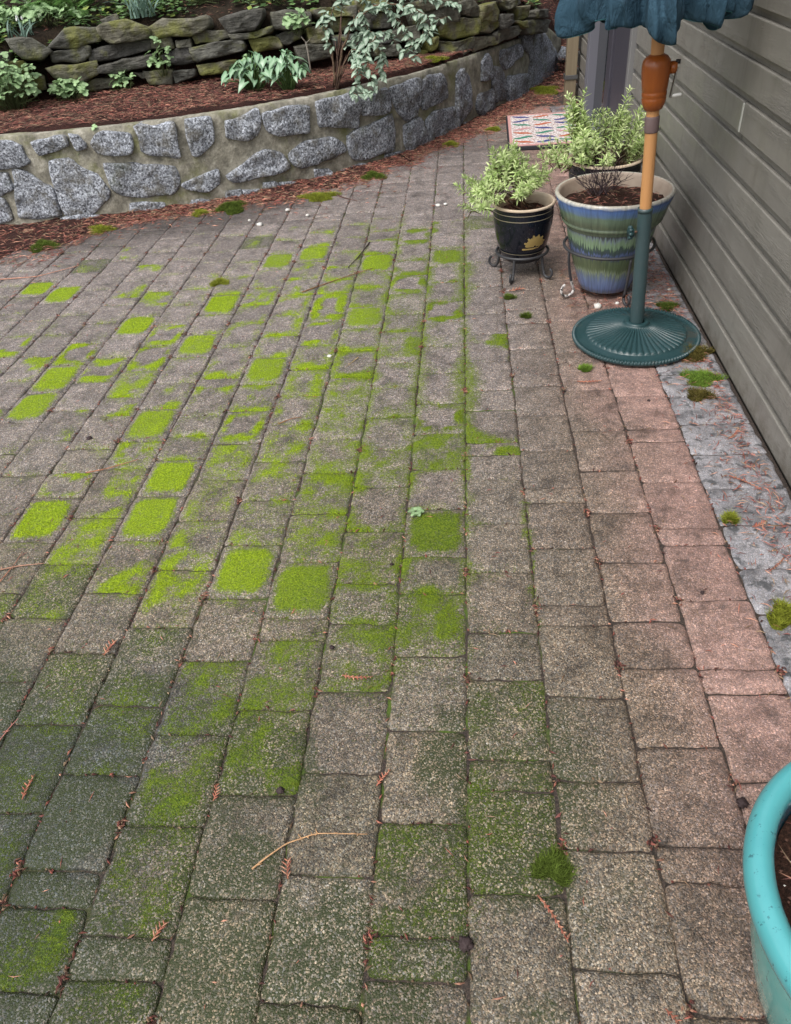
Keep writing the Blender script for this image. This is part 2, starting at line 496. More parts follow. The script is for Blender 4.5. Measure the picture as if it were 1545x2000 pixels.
# ------------------------------------------------------------------ measured layout (metres)
COLS={-17:[-0.393,-0.171,0.052,0.274,0.422,0.645,0.868,1.09,1.312,1.535,1.757,1.905,2.128,2.35,2.573,2.796,3.018,3.241,3.463,3.686,3.908,4.131,4.205,4.353,4.575,4.798,4.946,5.168,5.391,5.538,5.686,5.76,5.983,6.205,6.353,6.576,6.798,7.021,7.169,7.391,7.614,7.837,7.91,8.133,8.207,8.429,8.503,8.577,8.8,8.874,8.948,9.17],-16:[-0.538,-0.315,-0.093,0.13,0.352,0.575,0.797,1.02,1.094,1.317,1.539,1.761,1.909,2.132,2.354,2.428,2.651,2.725,2.947,3.17,3.393,3.466,3.689,3.912,4.134,4.357,4.579,4.802,5.024,5.247,5.395,5.617,5.84,6.062,6.285,6.507,6.655,6.729,6.952,7.1,7.322,7.545,7.767,7.99,8.212,8.435,8.583,8.731,8.805,8.879,9.027],-15:[-0.461,-0.239,-0.016,0.206,0.429,0.503,0.725,0.948,1.17,1.393,1.467,1.689,1.837,2.059,2.282,2.505,2.727,2.875,3.098,3.32,3.468,3.691,3.913,4.136,4.21,4.432,4.655,4.877,5.1,5.322,5.545,5.767,5.99,6.212,6.435,6.657,6.88,7.102,7.325,7.473,7.695,7.918,8.14,8.288,8.511,8.733,8.956,9.178],-14:[-0.457,-0.235,-0.012,0.21,0.433,0.655,0.878,1.1,1.323,1.545,1.768,1.915,2.063,2.286,2.36,2.583,2.805,3.028,3.25,3.324,3.547,3.695,3.843,4.065,4.288,4.51,4.733,4.955,5.178,5.4,5.623,5.845,6.068,6.29,6.364,6.512,6.735,6.957,7.18,7.254,7.476,7.624,7.698,7.921,7.995,8.217,8.291,8.514,8.588,8.662,8.884,8.958,9.032],-13:[-0.383,-0.16,0.062,0.285,0.507,0.73,0.878,0.952,1.174,1.322,1.545,1.767,1.99,2.064,2.286,2.509,2.731,2.954,3.176,3.399,3.473,3.695,3.891,4.114,4.336,4.484,4.706,4.929,5.152,5.374,5.522,5.744,5.967,6.19,6.338,6.56,6.783,7.005,7.228,7.45,7.598,7.821,7.969,8.042,8.265,8.488,8.71,8.858,9.08],-12:[-0.423,-0.2,0.022,0.245,0.467,0.69,0.912,1.135,1.357,1.58,1.802,1.95,2.172,2.246,2.469,2.617,2.84,2.914,2.988,3.21,3.374,3.588,3.808,4.008,4.204,4.426,4.649,4.872,5.094,5.316,5.39,5.464,5.687,5.91,6.132,6.355,6.577,6.725,6.948,7.17,7.244,7.392,7.615,7.837,8.06,8.282,8.504,8.727,8.95,9.172],-11:[-0.356,-0.134,0.089,0.163,0.385,0.608,0.682,0.904,1.127,1.35,1.572,1.72,1.868,2.09,2.313,2.536,2.758,2.984,3.208,3.426,3.643,3.736,3.934,4.152,4.37,4.592,4.666,4.814,5.037,5.185,5.408,5.63,5.852,6.075,6.298,6.52,6.743,6.965,7.188,7.41,7.633,7.855,7.929,8.152,8.226,8.3,8.522,8.744,8.967,9.19],-10:[-0.399,-0.177,0.046,0.268,0.491,0.565,0.787,1.01,1.158,1.306,1.528,1.751,1.973,2.196,2.418,2.649,2.886,3.105,3.317,3.529,3.611,3.831,4.066,4.265,4.483,4.706,4.853,5.076,5.298,5.446,5.669,5.892,6.114,6.262,6.484,6.707,6.93,7.004,7.226,7.448,7.671,7.894,8.116,8.338,8.561,8.784,9.006],-9:[-0.389,-0.166,-0.018,0.204,0.427,0.649,0.723,0.871,1.019,1.242,1.316,1.538,1.612,1.835,2.057,2.28,2.497,2.723,2.946,3.159,3.377,3.679,3.904,4.127,4.341,4.534,4.756,4.979,5.127,5.35,5.572,5.794,5.942,6.165,6.388,6.61,6.833,7.055,7.278,7.5,7.723,7.945,8.168,8.39,8.612,8.835,9.058],-8:[-0.385,-0.163,0.06,0.282,0.505,0.727,0.875,1.098,1.32,1.468,1.693,1.923,2.064,2.218,2.446,2.589,2.806,3.045,3.255,3.485,3.684,3.851,4.058,4.206,4.484,4.687,4.889,5.112,5.334,5.557,5.779,5.927,6.075,6.298,6.52,6.743,6.965,7.188,7.41,7.633,7.855,8.078,8.3,8.522,8.745,8.968,9.19],-7:[-0.414,-0.192,-0.118,0.03,0.253,0.475,0.698,0.92,1.143,1.366,1.59,1.814,2.084,2.26,2.488,2.694,2.921,3.151,3.364,3.598,3.821,4.027,4.245,4.445,4.644,4.844,5.066,5.214,5.437,5.585,5.808,6.03,6.252,6.475,6.698,6.772,6.994,7.217,7.439,7.662,7.736,7.958,8.18,8.254,8.477,8.551,8.774,8.996,9.218],-6:[-0.4,-0.326,-0.104,0.118,0.341,0.564,0.786,1.016,1.238,1.464,1.693,1.92,2.133,2.284,2.423,2.644,2.719,3.004,3.242,3.448,3.654,3.896,4.136,4.351,4.561,4.709,4.932,5.154,5.376,5.45,5.598,5.821,6.044,6.266,6.34,6.562,6.636,6.859,6.933,7.081,7.304,7.526,7.748,7.971,8.194,8.416,8.638,8.861,9.084],-5:[-0.376,-0.302,-0.228,-0.005,0.217,0.44,0.588,0.663,0.881,1.075,1.331,1.559,1.787,2.006,2.225,2.453,2.657,2.89,3.096,3.318,3.549,3.744,3.996,4.224,4.451,4.662,4.736,4.958,5.106,5.329,5.552,5.626,5.848,6.07,6.144,6.367,6.59,6.812,7.034,7.257,7.48,7.702,7.925,8.147,8.37,8.592,8.814,8.962,9.036],-4:[-0.424,-0.201,0.021,0.244,0.466,0.542,0.767,0.991,1.214,1.439,1.669,1.887,2.106,2.347,2.55,2.772,2.993,3.229,3.547,3.714,3.881,4.112,4.342,4.556,4.778,5.0,5.222,5.445,5.668,5.89,6.038,6.26,6.483,6.706,6.78,7.002,7.076,7.299,7.521,7.744,7.966,8.189,8.336,8.559,8.782,9.004],-3:[-0.567,-0.344,-0.122,0.101,0.323,0.397,0.62,0.841,1.064,1.284,1.365,1.589,1.814,2.034,2.241,2.471,2.693,2.922,3.139,3.368,3.593,3.799,4.051,4.262,4.414,4.636,4.862,5.077,5.151,5.374,5.596,5.818,6.041,6.264,6.486,6.56,6.783,7.005,7.153,7.227,7.45,7.672,7.82,8.042,8.265,8.339,8.562,8.784,8.858,9.08],-2:[-0.445,-0.222,0.0,0.222,0.445,0.672,0.898,1.12,1.344,1.496,1.725,1.948,2.161,2.376,2.597,2.794,3.087,3.273,3.499,3.734,3.937,4.182,4.419,4.67,4.921,5.139,5.379,5.566,5.788,5.936,6.159,6.382,6.53,6.603,6.826,7.048,7.271,7.494,7.716,7.938,8.087,8.309,8.532,8.606,8.754,8.976,9.199],-1:[-0.4,-0.178,0.045,0.267,0.49,0.564,0.786,1.013,1.234,1.456,1.606,1.825,2.041,2.256,2.468,2.7,2.933,3.171,3.392,3.618,3.838,4.085,4.302,4.536,4.81,5.049,5.263,5.494,5.709,5.932,6.154,6.302,6.524,6.747,6.97,7.192,7.414,7.562,7.785,8.008,8.23,8.452,8.526,8.749,8.972,9.194],0:[-0.464,-0.316,-0.093,0.055,0.277,0.352,0.426,0.648,0.867,0.939,1.162,1.315,1.536,1.749,1.978,2.116,2.191,2.408,2.55,2.782,3.034,3.237,3.542,3.853,4.078,4.371,4.592,4.812,5.033,5.253,5.474,5.694,5.995,6.218,6.44,6.663,6.736,6.959,7.182,7.404,7.627,7.849,8.072,8.294,8.516,8.739,8.962,9.184],1:[-0.368,-0.145,0.078,0.152,0.3,0.522,0.741,0.892,1.111,1.34,1.411,1.636,1.851,1.925,2.137,2.363,2.571,2.652,2.883,3.122,3.261,3.479,3.723,3.871,4.093,4.316,4.538,4.761,4.984,5.206,5.429,5.651,5.874,6.096,6.319,6.541,6.764,6.986,7.209,7.431,7.654,7.728,7.95,8.173,8.247,8.469,8.692,8.914,9.137],2:[-0.43,-0.208,0.015,0.238,0.46,0.681,0.755,0.978,1.2,1.352,1.575,1.796,2.012,2.251,2.531,2.748,2.831,3.126,3.361,3.584,3.806,4.028,4.251,4.474,4.696,4.919,5.141,5.215,5.363,5.586,5.808,6.031,6.179,6.252,6.475,6.549,6.772,6.994,7.217,7.439,7.662,7.884,8.107,8.329,8.552,8.774,8.848,9.07],3:[-0.364,-0.141,0.081,0.304,0.452,0.674,0.897,1.126,1.198,1.425,1.645,1.72,1.945,2.175,2.253,2.473,2.696,2.918,3.066,3.289,3.437,3.659,3.882,3.956,4.104,4.326,4.4,4.623,4.845,5.068,5.29,5.438,5.661,5.883,6.106,6.254,6.328,6.55,6.773,6.995,7.143,7.366,7.588,7.811,7.885,8.107,8.33,8.552,8.775,8.997,9.22],4:[-0.447,-0.265,-0.083,0.099,0.281,0.463,0.645,0.827,1.009,1.191,1.373,1.546,1.732,1.907,2.091,2.275,2.458,2.625,2.807,2.989,3.171,3.353,3.535,3.717,3.899,4.081,4.263,4.445,4.627,4.809,4.991,5.173,5.355,5.537,5.719,5.901,6.083,6.265,6.447,6.629,6.811,6.993,7.175,7.357,7.539]}
MOSS={'F':[(-13,21),(-12,21),(-11,14),(-10,14),(-10,15),(-9,19),(-8,10),(-7,13),(-7,16),(-7,18),(-6,10),(-6,11),(-6,21),(-5,16),(-5,22),(-4,9),(-3,10),(-3,18),(-3,21),(-1,10),(-1,20)],'R':[(-12,18),(-11,16),(-10,16),(-9,17),(-8,11),(-8,16),(-8,17),(-5,14),(-4,16),(-4,17),(-2,18),(-2,21),(-1,13),(-1,17)],'P':[(-11,16),(-11,23),(-10,20),(-10,21),(-9,15),(-9,20),(-8,14),(-7,11),(-7,12),(-7,14),(-6,9),(-6,19),(-6,20),(-5,10),(-5,11),(-5,15),(-5,20),(-5,21),(-2,15),(-1,22),(0,15),(0,16),(0,19)],'T':[(-8,15),(-7,10),(-5,5),(-5,9),(-5,12),(-5,13),(-4,5),(-4,6),(-4,7),(-4,10),(-4,11),(-4,12),(-4,14),(-3,7),(-3,8),(-3,11),(-3,12),(-3,13),(-3,14),(-3,15),(-2,7),(-2,9),(-2,11),(-2,15),(-1,8),(-1,12)],'D':[(-12,23),(-8,8),(-7,9),(-7,22),(-6,5),(-6,6),(-6,7),(-5,8),(-5,9),(-4,3),(-1,4),(-1,5),(0,7),(0,8),(0,9),(0,25)]}
WALL=[[-4.395,4.806],[-3.432,4.835],[-2.749,4.878],[-2.328,4.943],[-2.03,5.026],[-1.771,5.12],[-1.526,5.229],[-1.29,5.36],[-1.039,5.532],[-0.759,5.755],[-0.495,6.007],[-0.291,6.269],[-0.13,6.544],[0.043,6.884],[0.282,7.355],[0.566,7.924],[0.808,8.448],[0.977,8.852]]
DRY=[[-3.892,5.502],[-3.439,5.657],[-3.101,5.784],[-2.858,5.914],[-2.62,6.049],[-2.331,6.144],[-1.984,6.201],[-1.597,6.251],[-1.188,6.336],[-0.775,6.493],[-0.381,6.7],[-0.053,6.925],[0.198,7.217],[0.418,7.583],[0.638,7.944],[0.865,8.269]]
WSTONES=[[1.436,0.513,1.498,0.514,1.559,0.512,1.61,0.487,1.605,0.425,1.627,0.392,1.478,0.369,1.378,0.38],[1.711,0.506,1.822,0.519,1.905,0.511,1.899,0.466,1.734,0.426,1.718,0.471],[1.935,0.52,1.993,0.515,2.016,0.467,2.008,0.443,1.953,0.439,1.941,0.48],[2.094,0.502,2.144,0.514,2.281,0.491,2.282,0.429,2.266,0.388,2.125,0.393,2.084,0.41,2.061,0.462],[1.516,0.343,1.59,0.319,1.669,0.254,1.711,0.236,1.711,0.069,1.544,0.062,1.458,0.083,1.498,0.215],[1.785,0.364,1.9,0.366,1.933,0.305,2.017,0.271,2.055,0.175,2.044,0.143,1.913,0.061,1.768,0.069,1.753,0.146,1.764,0.27],[1.296,0.21,1.382,0.177,1.387,0.067,1.322,0.051,1.227,0.052],[1.355,0.343,1.47,0.334,1.473,0.256,1.368,0.211,1.302,0.223],[2.192,0.083,2.385,0.05,2.355,-0.009,2.155,-0.016],[1.729,0.039,1.817,0.051,2.004,0.017,1.963,-0.02,1.846,-0.029,1.712,-0.008],[2.353,0.515,2.398,0.529,2.456,0.506,2.577,0.515,2.56,0.324,2.456,0.35,2.358,0.389,2.369,0.463],[2.123,0.331,2.268,0.307,2.502,0.254,2.492,0.153,2.459,0.115,2.28,0.119,2.175,0.144,2.121,0.183,2.115,0.269],[2.67,0.517,2.738,0.503,2.81,0.502,2.815,0.431,2.796,0.372,2.703,0.314,2.659,0.321,2.657,0.424],[2.922,0.476,3.051,0.486,3.122,0.516,3.129,0.464,3.097,0.366,3.024,0.357,2.902,0.387],[3.184,0.476,3.354,0.488,3.471,0.469,3.454,0.329,3.263,0.342,3.189,0.377],[2.634,0.175,2.779,0.2,2.777,0.119,2.694,0.089,2.564,0.121,2.547,0.145],[3.06,0.245,3.123,0.255,3.228,0.225,3.27,0.14,3.22,0.117,2.996,0.114,2.901,0.12,2.86,0.149],[2.824,0.066,2.917,0.056,2.911,0,2.813,0.018],[2.926,0.043,3.041,0.032,3.031,-0.017,2.945,-0.012],[3.085,0.064,3.147,0.063,3.197,0.031,3.181,-0.023,3.116,-0.034,3.077,-0.003],[3.207,0.046,3.361,0.02,3.361,-0.021,3.196,-0.009],[2.578,0.041,2.702,0.026,2.683,-0.005,2.559,0.01],[3.319,0.206,3.446,0.258,3.621,0.247,3.687,0.212,3.706,0.152,3.603,0.127,3.394,0.108,3.324,0.161],[3.576,0.48,3.753,0.476,3.798,0.495,3.858,0.474,3.868,0.387,3.848,0.292,3.73,0.314,3.573,0.338],[3.89,0.436,4.046,0.452,4.134,0.469,4.157,0.389,4.142,0.325,3.924,0.344],[3.79,0.236,3.992,0.264,4.147,0.29,4.148,0.071,4.066,0.076,3.813,0.078,3.784,0.136],[4.196,0.458,4.466,0.465,4.498,0.381,4.427,0.246,4.31,0.247,4.241,0.317],[4.304,0.19,4.463,0.204,4.554,0.076,4.57,-0.013,4.482,-0.049,4.322,-0.017,4.293,0.086],[4.096,0.046,4.229,0.041,4.282,-0.02,4.239,-0.046,4.08,-0.022],[3.703,0.026,3.836,0.032,3.928,0.012,3.875,-0.023,3.699,-0.003],[3.475,0.074,3.577,0.053,3.624,-0.016,3.469,-0.005],[4.564,0.179,4.683,0.209,4.928,0.181,4.993,0.086,4.974,0.007,4.596,0.024],[4.546,0.442,4.613,0.462,4.772,0.444,4.856,0.286,4.642,0.273,4.514,0.277],[5.036,0.375,5.121,0.404,5.218,0.331,5.242,0.151,5.062,0.047,4.997,0.155],[5.486,0.41,5.578,0.441,5.64,0.384,5.641,0.278,5.47,0.285],[5.407,0.178,5.674,0.175,5.709,0.031,5.452,0.035,5.376,0.1],[5.688,0.329,5.835,0.304,5.942,0.162,5.945,0.072,5.741,0.075,5.674,0.211],[5.881,0.428,6.208,0.426,6.268,0.343,5.937,0.286,5.867,0.359],[5.992,0.215,6.335,0.179,6.405,0.022,6.02,-0.014,5.961,0.12],[6.369,0.438,6.503,0.462,6.802,0.407,6.99,0.321,7.221,0.177,7.271,0.057,6.947,0.002,6.469,-0.017,6.494,0.151,6.565,0.27,6.357,0.366],[5.12,0.034,5.359,0.006,5.358,-0.044,5.146,-0.033]]
DSTONES=[[0.836,0.964,0.99,0.95,1.08,0.871,0.997,0.823,0.897,0.846,0.847,0.91],[1.073,0.882,1.213,0.97,1.324,0.971,1.451,0.952,1.435,0.886,1.252,0.859],[1.457,0.952,1.493,0.977,1.662,0.984,1.795,0.928,1.778,0.871,1.513,0.863,1.458,0.903],[1.084,0.851,1.331,0.859,1.328,0.8,1.28,0.776,1.085,0.792],[1.346,0.837,1.511,0.858,1.774,0.856,1.77,0.802,1.481,0.762,1.333,0.764],[1.369,0.734,1.654,0.763,1.772,0.766,1.753,0.702,1.512,0.676,1.379,0.692],[1.032,0.769,1.346,0.767,1.346,0.696,1.216,0.653,1.065,0.705],[1.188,0.636,1.333,0.657,1.492,0.648,1.488,0.596,1.31,0.587,1.19,0.61],[1.601,0.661,1.707,0.665,1.696,0.624,1.647,0.619],[0.998,0.674,1.14,0.664,1.127,0.593,0.994,0.602],[0.794,0.83,0.89,0.828,0.897,0.758,0.786,0.752],[1.48,1.007,1.584,1.02,1.596,0.986,1.493,0.977],[0.694,0.899,0.806,0.886,0.794,0.8,0.657,0.807],[0.65,0.788,0.773,0.774,0.742,0.667,0.604,0.675],[0.782,0.743,0.973,0.727,0.963,0.638,0.752,0.636],[1.804,0.927,1.907,0.967,2.205,0.961,2.201,0.893,2.053,0.861,1.8,0.874],[1.789,0.855,1.923,0.853,1.928,0.788,1.78,0.801],[1.965,0.839,2.065,0.841,2.063,0.786,1.96,0.795],[1.836,0.75,1.974,0.784,2.064,0.766,2.055,0.685,1.971,0.682,1.847,0.704],[1.683,0.667,1.775,0.658,1.882,0.659,1.865,0.572,1.705,0.581],[1.897,0.647,2.048,0.654,2.042,0.608,1.901,0.573],[2.086,0.854,2.173,0.876,2.333,0.862,2.335,0.818,2.095,0.798],[2.067,0.78,2.237,0.801,2.436,0.794,2.437,0.744,2.081,0.693],[2.314,0.932,2.449,0.969,2.609,0.964,2.602,0.926,2.529,0.85,2.367,0.855],[2.362,0.835,2.658,0.853,2.651,0.814,2.379,0.804],[2.494,0.789,2.637,0.8,2.682,0.791,2.707,0.728,2.514,0.711],[2.082,0.672,2.352,0.68,2.337,0.608,2.096,0.608],[2.674,0.939,2.774,0.95,2.934,0.92,2.921,0.838,2.766,0.833,2.67,0.852],[2.685,0.806,2.751,0.815,2.862,0.809,2.849,0.765,2.738,0.735,2.694,0.755],[2.906,0.819,3.027,0.816,3.014,0.727,2.916,0.728],[2.806,0.719,2.915,0.723,3.07,0.69,3.05,0.63,2.836,0.608],[3.08,0.85,3.263,0.851,3.28,0.779,3.095,0.779],[3.291,0.878,3.52,0.843,3.538,0.759,3.305,0.776],[3.537,0.739,3.752,0.745,3.76,0.649,3.557,0.664],[3.352,0.74,3.522,0.73,3.516,0.658,3.358,0.667],[3.396,0.652,3.581,0.64,3.603,0.573,3.402,0.588],[3.593,0.617,3.741,0.588,3.724,0.536,3.6,0.541],[3.092,0.759,3.327,0.743,3.319,0.672,3.095,0.687],[2.971,0.93,3.272,0.929,3.277,0.86,2.988,0.88],[3.299,0.946,3.528,0.931,3.534,0.861,3.305,0.886],[3.771,0.828,3.996,0.847,4.125,0.798,4.123,0.729,3.86,0.726,3.782,0.759],[3.975,0.735,4.107,0.748,4.376,0.708,4.353,0.621,4.086,0.615,3.971,0.66],[3.928,0.624,4.085,0.592,4.276,0.601,4.274,0.528,4.081,0.483,3.982,0.533],[4.144,0.841,4.292,0.847,4.399,0.776,4.376,0.719,4.205,0.765],[4.399,0.787,4.592,0.788,4.652,0.72,4.594,0.667,4.398,0.687],[4.387,0.67,4.594,0.679,4.654,0.622,4.51,0.593,4.386,0.622],[4.653,0.702,4.789,0.691,4.806,0.626,4.669,0.608],[4.286,0.587,4.625,0.57,4.626,0.513,4.307,0.499],[4.565,0.585,4.965,0.593,4.999,0.549,4.873,0.515,4.626,0.513],[4.959,0.713,5.182,0.699,5.188,0.615,4.995,0.614],[4.621,0.796,4.956,0.77,4.988,0.741,4.773,0.718],[5.126,0.571,5.323,0.584,5.58,0.537,5.493,0.46,5.163,0.5],[4.868,0.631,5.059,0.606,5.095,0.549,4.997,0.575],[5.284,0.654,5.477,0.63,5.483,0.57,5.289,0.595],[3.823,0.65,3.921,0.649,3.901,0.58,3.851,0.569],[3.739,0.59,3.851,0.563,3.783,0.525,3.719,0.534],[3.745,0.897,3.951,0.908,4.111,0.856,3.996,0.849,3.803,0.835]]
BRANCHES=[[[-0.881,5.74,0.569],[-0.882,5.74,0.75],[-0.898,5.74,0.881],[-0.843,5.74,0.989],[-0.701,5.74,1.061]],[[-0.863,5.74,0.568],[-0.81,5.717,0.748],[-0.712,5.693,0.916],[-0.536,5.67,1.001],[-0.342,5.647,0.963],[-0.182,5.623,0.886],[-0.101,5.6,0.905]],[[-0.713,5.7,0.915],[-0.568,5.667,0.825],[-0.528,5.633,0.683],[-0.55,5.6,0.601]],[[-0.85,5.72,0.601],[-0.726,5.676,0.777],[-0.68,5.632,0.693],[-0.704,5.588,0.584],[-0.656,5.544,0.513],[-0.605,5.5,0.533]],[[-0.537,5.68,1.001],[-0.381,5.653,0.869],[-0.321,5.627,0.756],[-0.342,5.6,0.661]],[[-0.676,5.72,0.966],[-0.615,5.663,0.856],[-0.69,5.607,0.727],[-0.71,5.55,0.65]],[[-0.342,5.65,0.963],[-0.249,5.633,0.862],[-0.286,5.617,0.783],[-0.387,5.6,0.736]],[[-0.813,5.74,0.745],[-0.692,5.727,0.826],[-0.487,5.713,0.841],[-0.442,5.7,0.754]],[[-0.701,5.74,1.061],[-0.58,5.77,0.981],[-0.454,5.8,0.914]],[[-0.717,5.76,0.937],[-0.694,5.73,0.811],[-0.756,5.7,0.688]],[[-0.893,5.74,0.866],[-0.938,5.75,0.925],[-0.881,5.76,0.976]],[[-0.706,5.6,0.582],[-0.74,5.55,0.533],[-0.702,5.5,0.516]],[[-0.562,5.6,0.833],[-0.632,5.56,0.758],[-0.619,5.52,0.619],[-0.576,5.48,0.565]],[[-0.182,5.6,0.889],[-0.252,5.6,0.783],[-0.223,5.6,0.837]],[[-0.701,5.74,1.061],[-0.345,5.77,1.019],[-0.02,5.8,0.939]]]

# ------------------------------------------------------------------ setting: ground
def grid_mesh(name, xs, ys, zf, smooth=True):
    X, Y = np.meshgrid(xs, ys, indexing='ij')
    Z = zf(X, Y)
    nx, ny = X.shape
    V = np.c_[X.ravel(), Y.ravel(), Z.ravel()]
    i, j = np.meshgrid(np.arange(nx - 1), np.arange(ny - 1), indexing='ij')
    a = (i * ny + j).ravel()
    F = np.c_[a, a + ny, a + ny + 1, a + 1]
    return npmesh(name, V, F, smooth)

WP = np.array(WALL)                       # foot of the mortared wall, left to right
WLs = np.concatenate([[0], np.cumsum(np.hypot(*np.diff(WP, axis=0).T))])
DP = np.array(DRY)                        # foot of the dry stone wall
DLs = np.concatenate([[0], np.cumsum(np.hypot(*np.diff(DP, axis=0).T))])

def along(PT, LS, s):
    """point, tangent and outward normal (towards the patio) of a foot line"""
    s = np.asarray(s, float)
    x = np.interp(s, LS, PT[:, 0]); y = np.interp(s, LS, PT[:, 1])
    for A in ('lo', 'hi'):
        pass
    e = .06
    x2 = np.interp(s + e, LS, PT[:, 0]) - np.interp(s - e, LS, PT[:, 0])
    y2 = np.interp(s + e, LS, PT[:, 1]) - np.interp(s - e, LS, PT[:, 1])
    n = np.hypot(x2, y2) + 1e-9
    tx, ty = x2 / n, y2 / n
    return np.stack([x, y], -1), np.stack([tx, ty], -1), np.stack([ty, -tx], -1)

def foot_v(PT, x):
    """y of a foot line at x (both lines are single valued in x)"""
    return np.interp(x, PT[:, 0], PT[:, 1])

def wall_top(s):
    return np.interp(s, [0, WLs[1], WLs[-1] * .55, WLs[-2], WLs[-1]], [.555, .555, .52, .45, .30])

ground = link('ground', grid_mesh('ground', np.linspace(-40, 40, 9), np.linspace(-30, 50, 9), lambda x, y: x * 0 - .12), M['soil'])
tag(ground, kind='structure')

def bed_z(X, Y):
    fw = foot_v(WP, np.clip(X, WP[0, 0], WP[-1, 0]))
    fd = foot_v(DP, np.clip(X, DP[0, 0], DP[-1, 0]))
    low = np.interp(X, [-5, -.4, .4, .75, 1.1], [.555, .53, .48, .36, .16]) + .02 * np.clip(Y - fw, 0, 1)
    low = low + .03 * (fbm(X, Y, 3, 4) - .5) + .015 * (fbm(X, Y, 14, 9) - .5)
    hi = np.interp(X, [-5, -.5, .4, .8, 1.3], [.95, .93, .78, .5, .3]) + .22 * np.clip(Y - fd - .15, 0, 6) + .06 * (fbm(X, Y, 2.2, 14) - .5)
    k = sstep(.04, .2, Y - fd)
    z = low * (1 - k) + hi * k
    right = np.clip((Y - 8.0) * .30, 0, 1.5) + .02 * (fbm(X, Y, 5, 3) - .5)
    kr = sstep(.78, 1.0, X)
    z = z * (1 - kr) + right * kr
    front = sstep(.03, .09, Y - fw)         # nothing in front of the wall
    return np.where(X < WP[-1, 0], z * front - .10 * (1 - front), z)

bxs = np.concatenate([np.linspace(-9, -3.6, 20), np.linspace(-3.5, 1.5, 120), np.linspace(1.6, 4, 8)])
bys = np.concatenate([np.linspace(4.7, 10, 130), np.linspace(10.2, 16, 24)])
bed = link('planting_bed', grid_mesh('planting_bed', bxs, bys, bed_z), M['mulch'])
bed.data.materials.append(M['soil'])
for p_ in bed.data.polygons:
    if p_.center.z > .70 and p_.center.x < .9: p_.material_index = 1
tag(bed, kind='structure')

# ------------------------------------------------------------------ patio: joint bed and pavers
patio = link('patio', grid_mesh('patio', np.linspace(-4.6, .985, 60), np.linspace(-.6, 9.4, 90),
                                lambda x, y: -.0070 + .003 * (fbm(x, y, 9, 2) - .5)), M['joint'])
tag(patio, kind='structure')
U0, W = -.0189, .18735
XW = .977                                 # face of the house wall
PAV = []                                  # c, i, u0, u1, v0, v1
for c, vs in COLS.items():
    u0 = U0 + W * c
    u1 = u0 + W if c < 4 else XW - .003
    for i in range(len(vs) - 1):
        vm = .5 * (vs[i] + vs[i + 1]); um = .5 * (u0 + u1)
        if um < WP[-1, 0] and vs[i] > foot_v(WP, um) - .05: continue
        if vs[i + 1] < -.25: continue
        if c >= 3 and vm > 7.3: continue
        PAV.append((c, i, u0, u1, vs[i], vs[i + 1]))
MODE = {}
for k, l in MOSS.items():
    for ci in l: MODE[tuple(ci)] = k

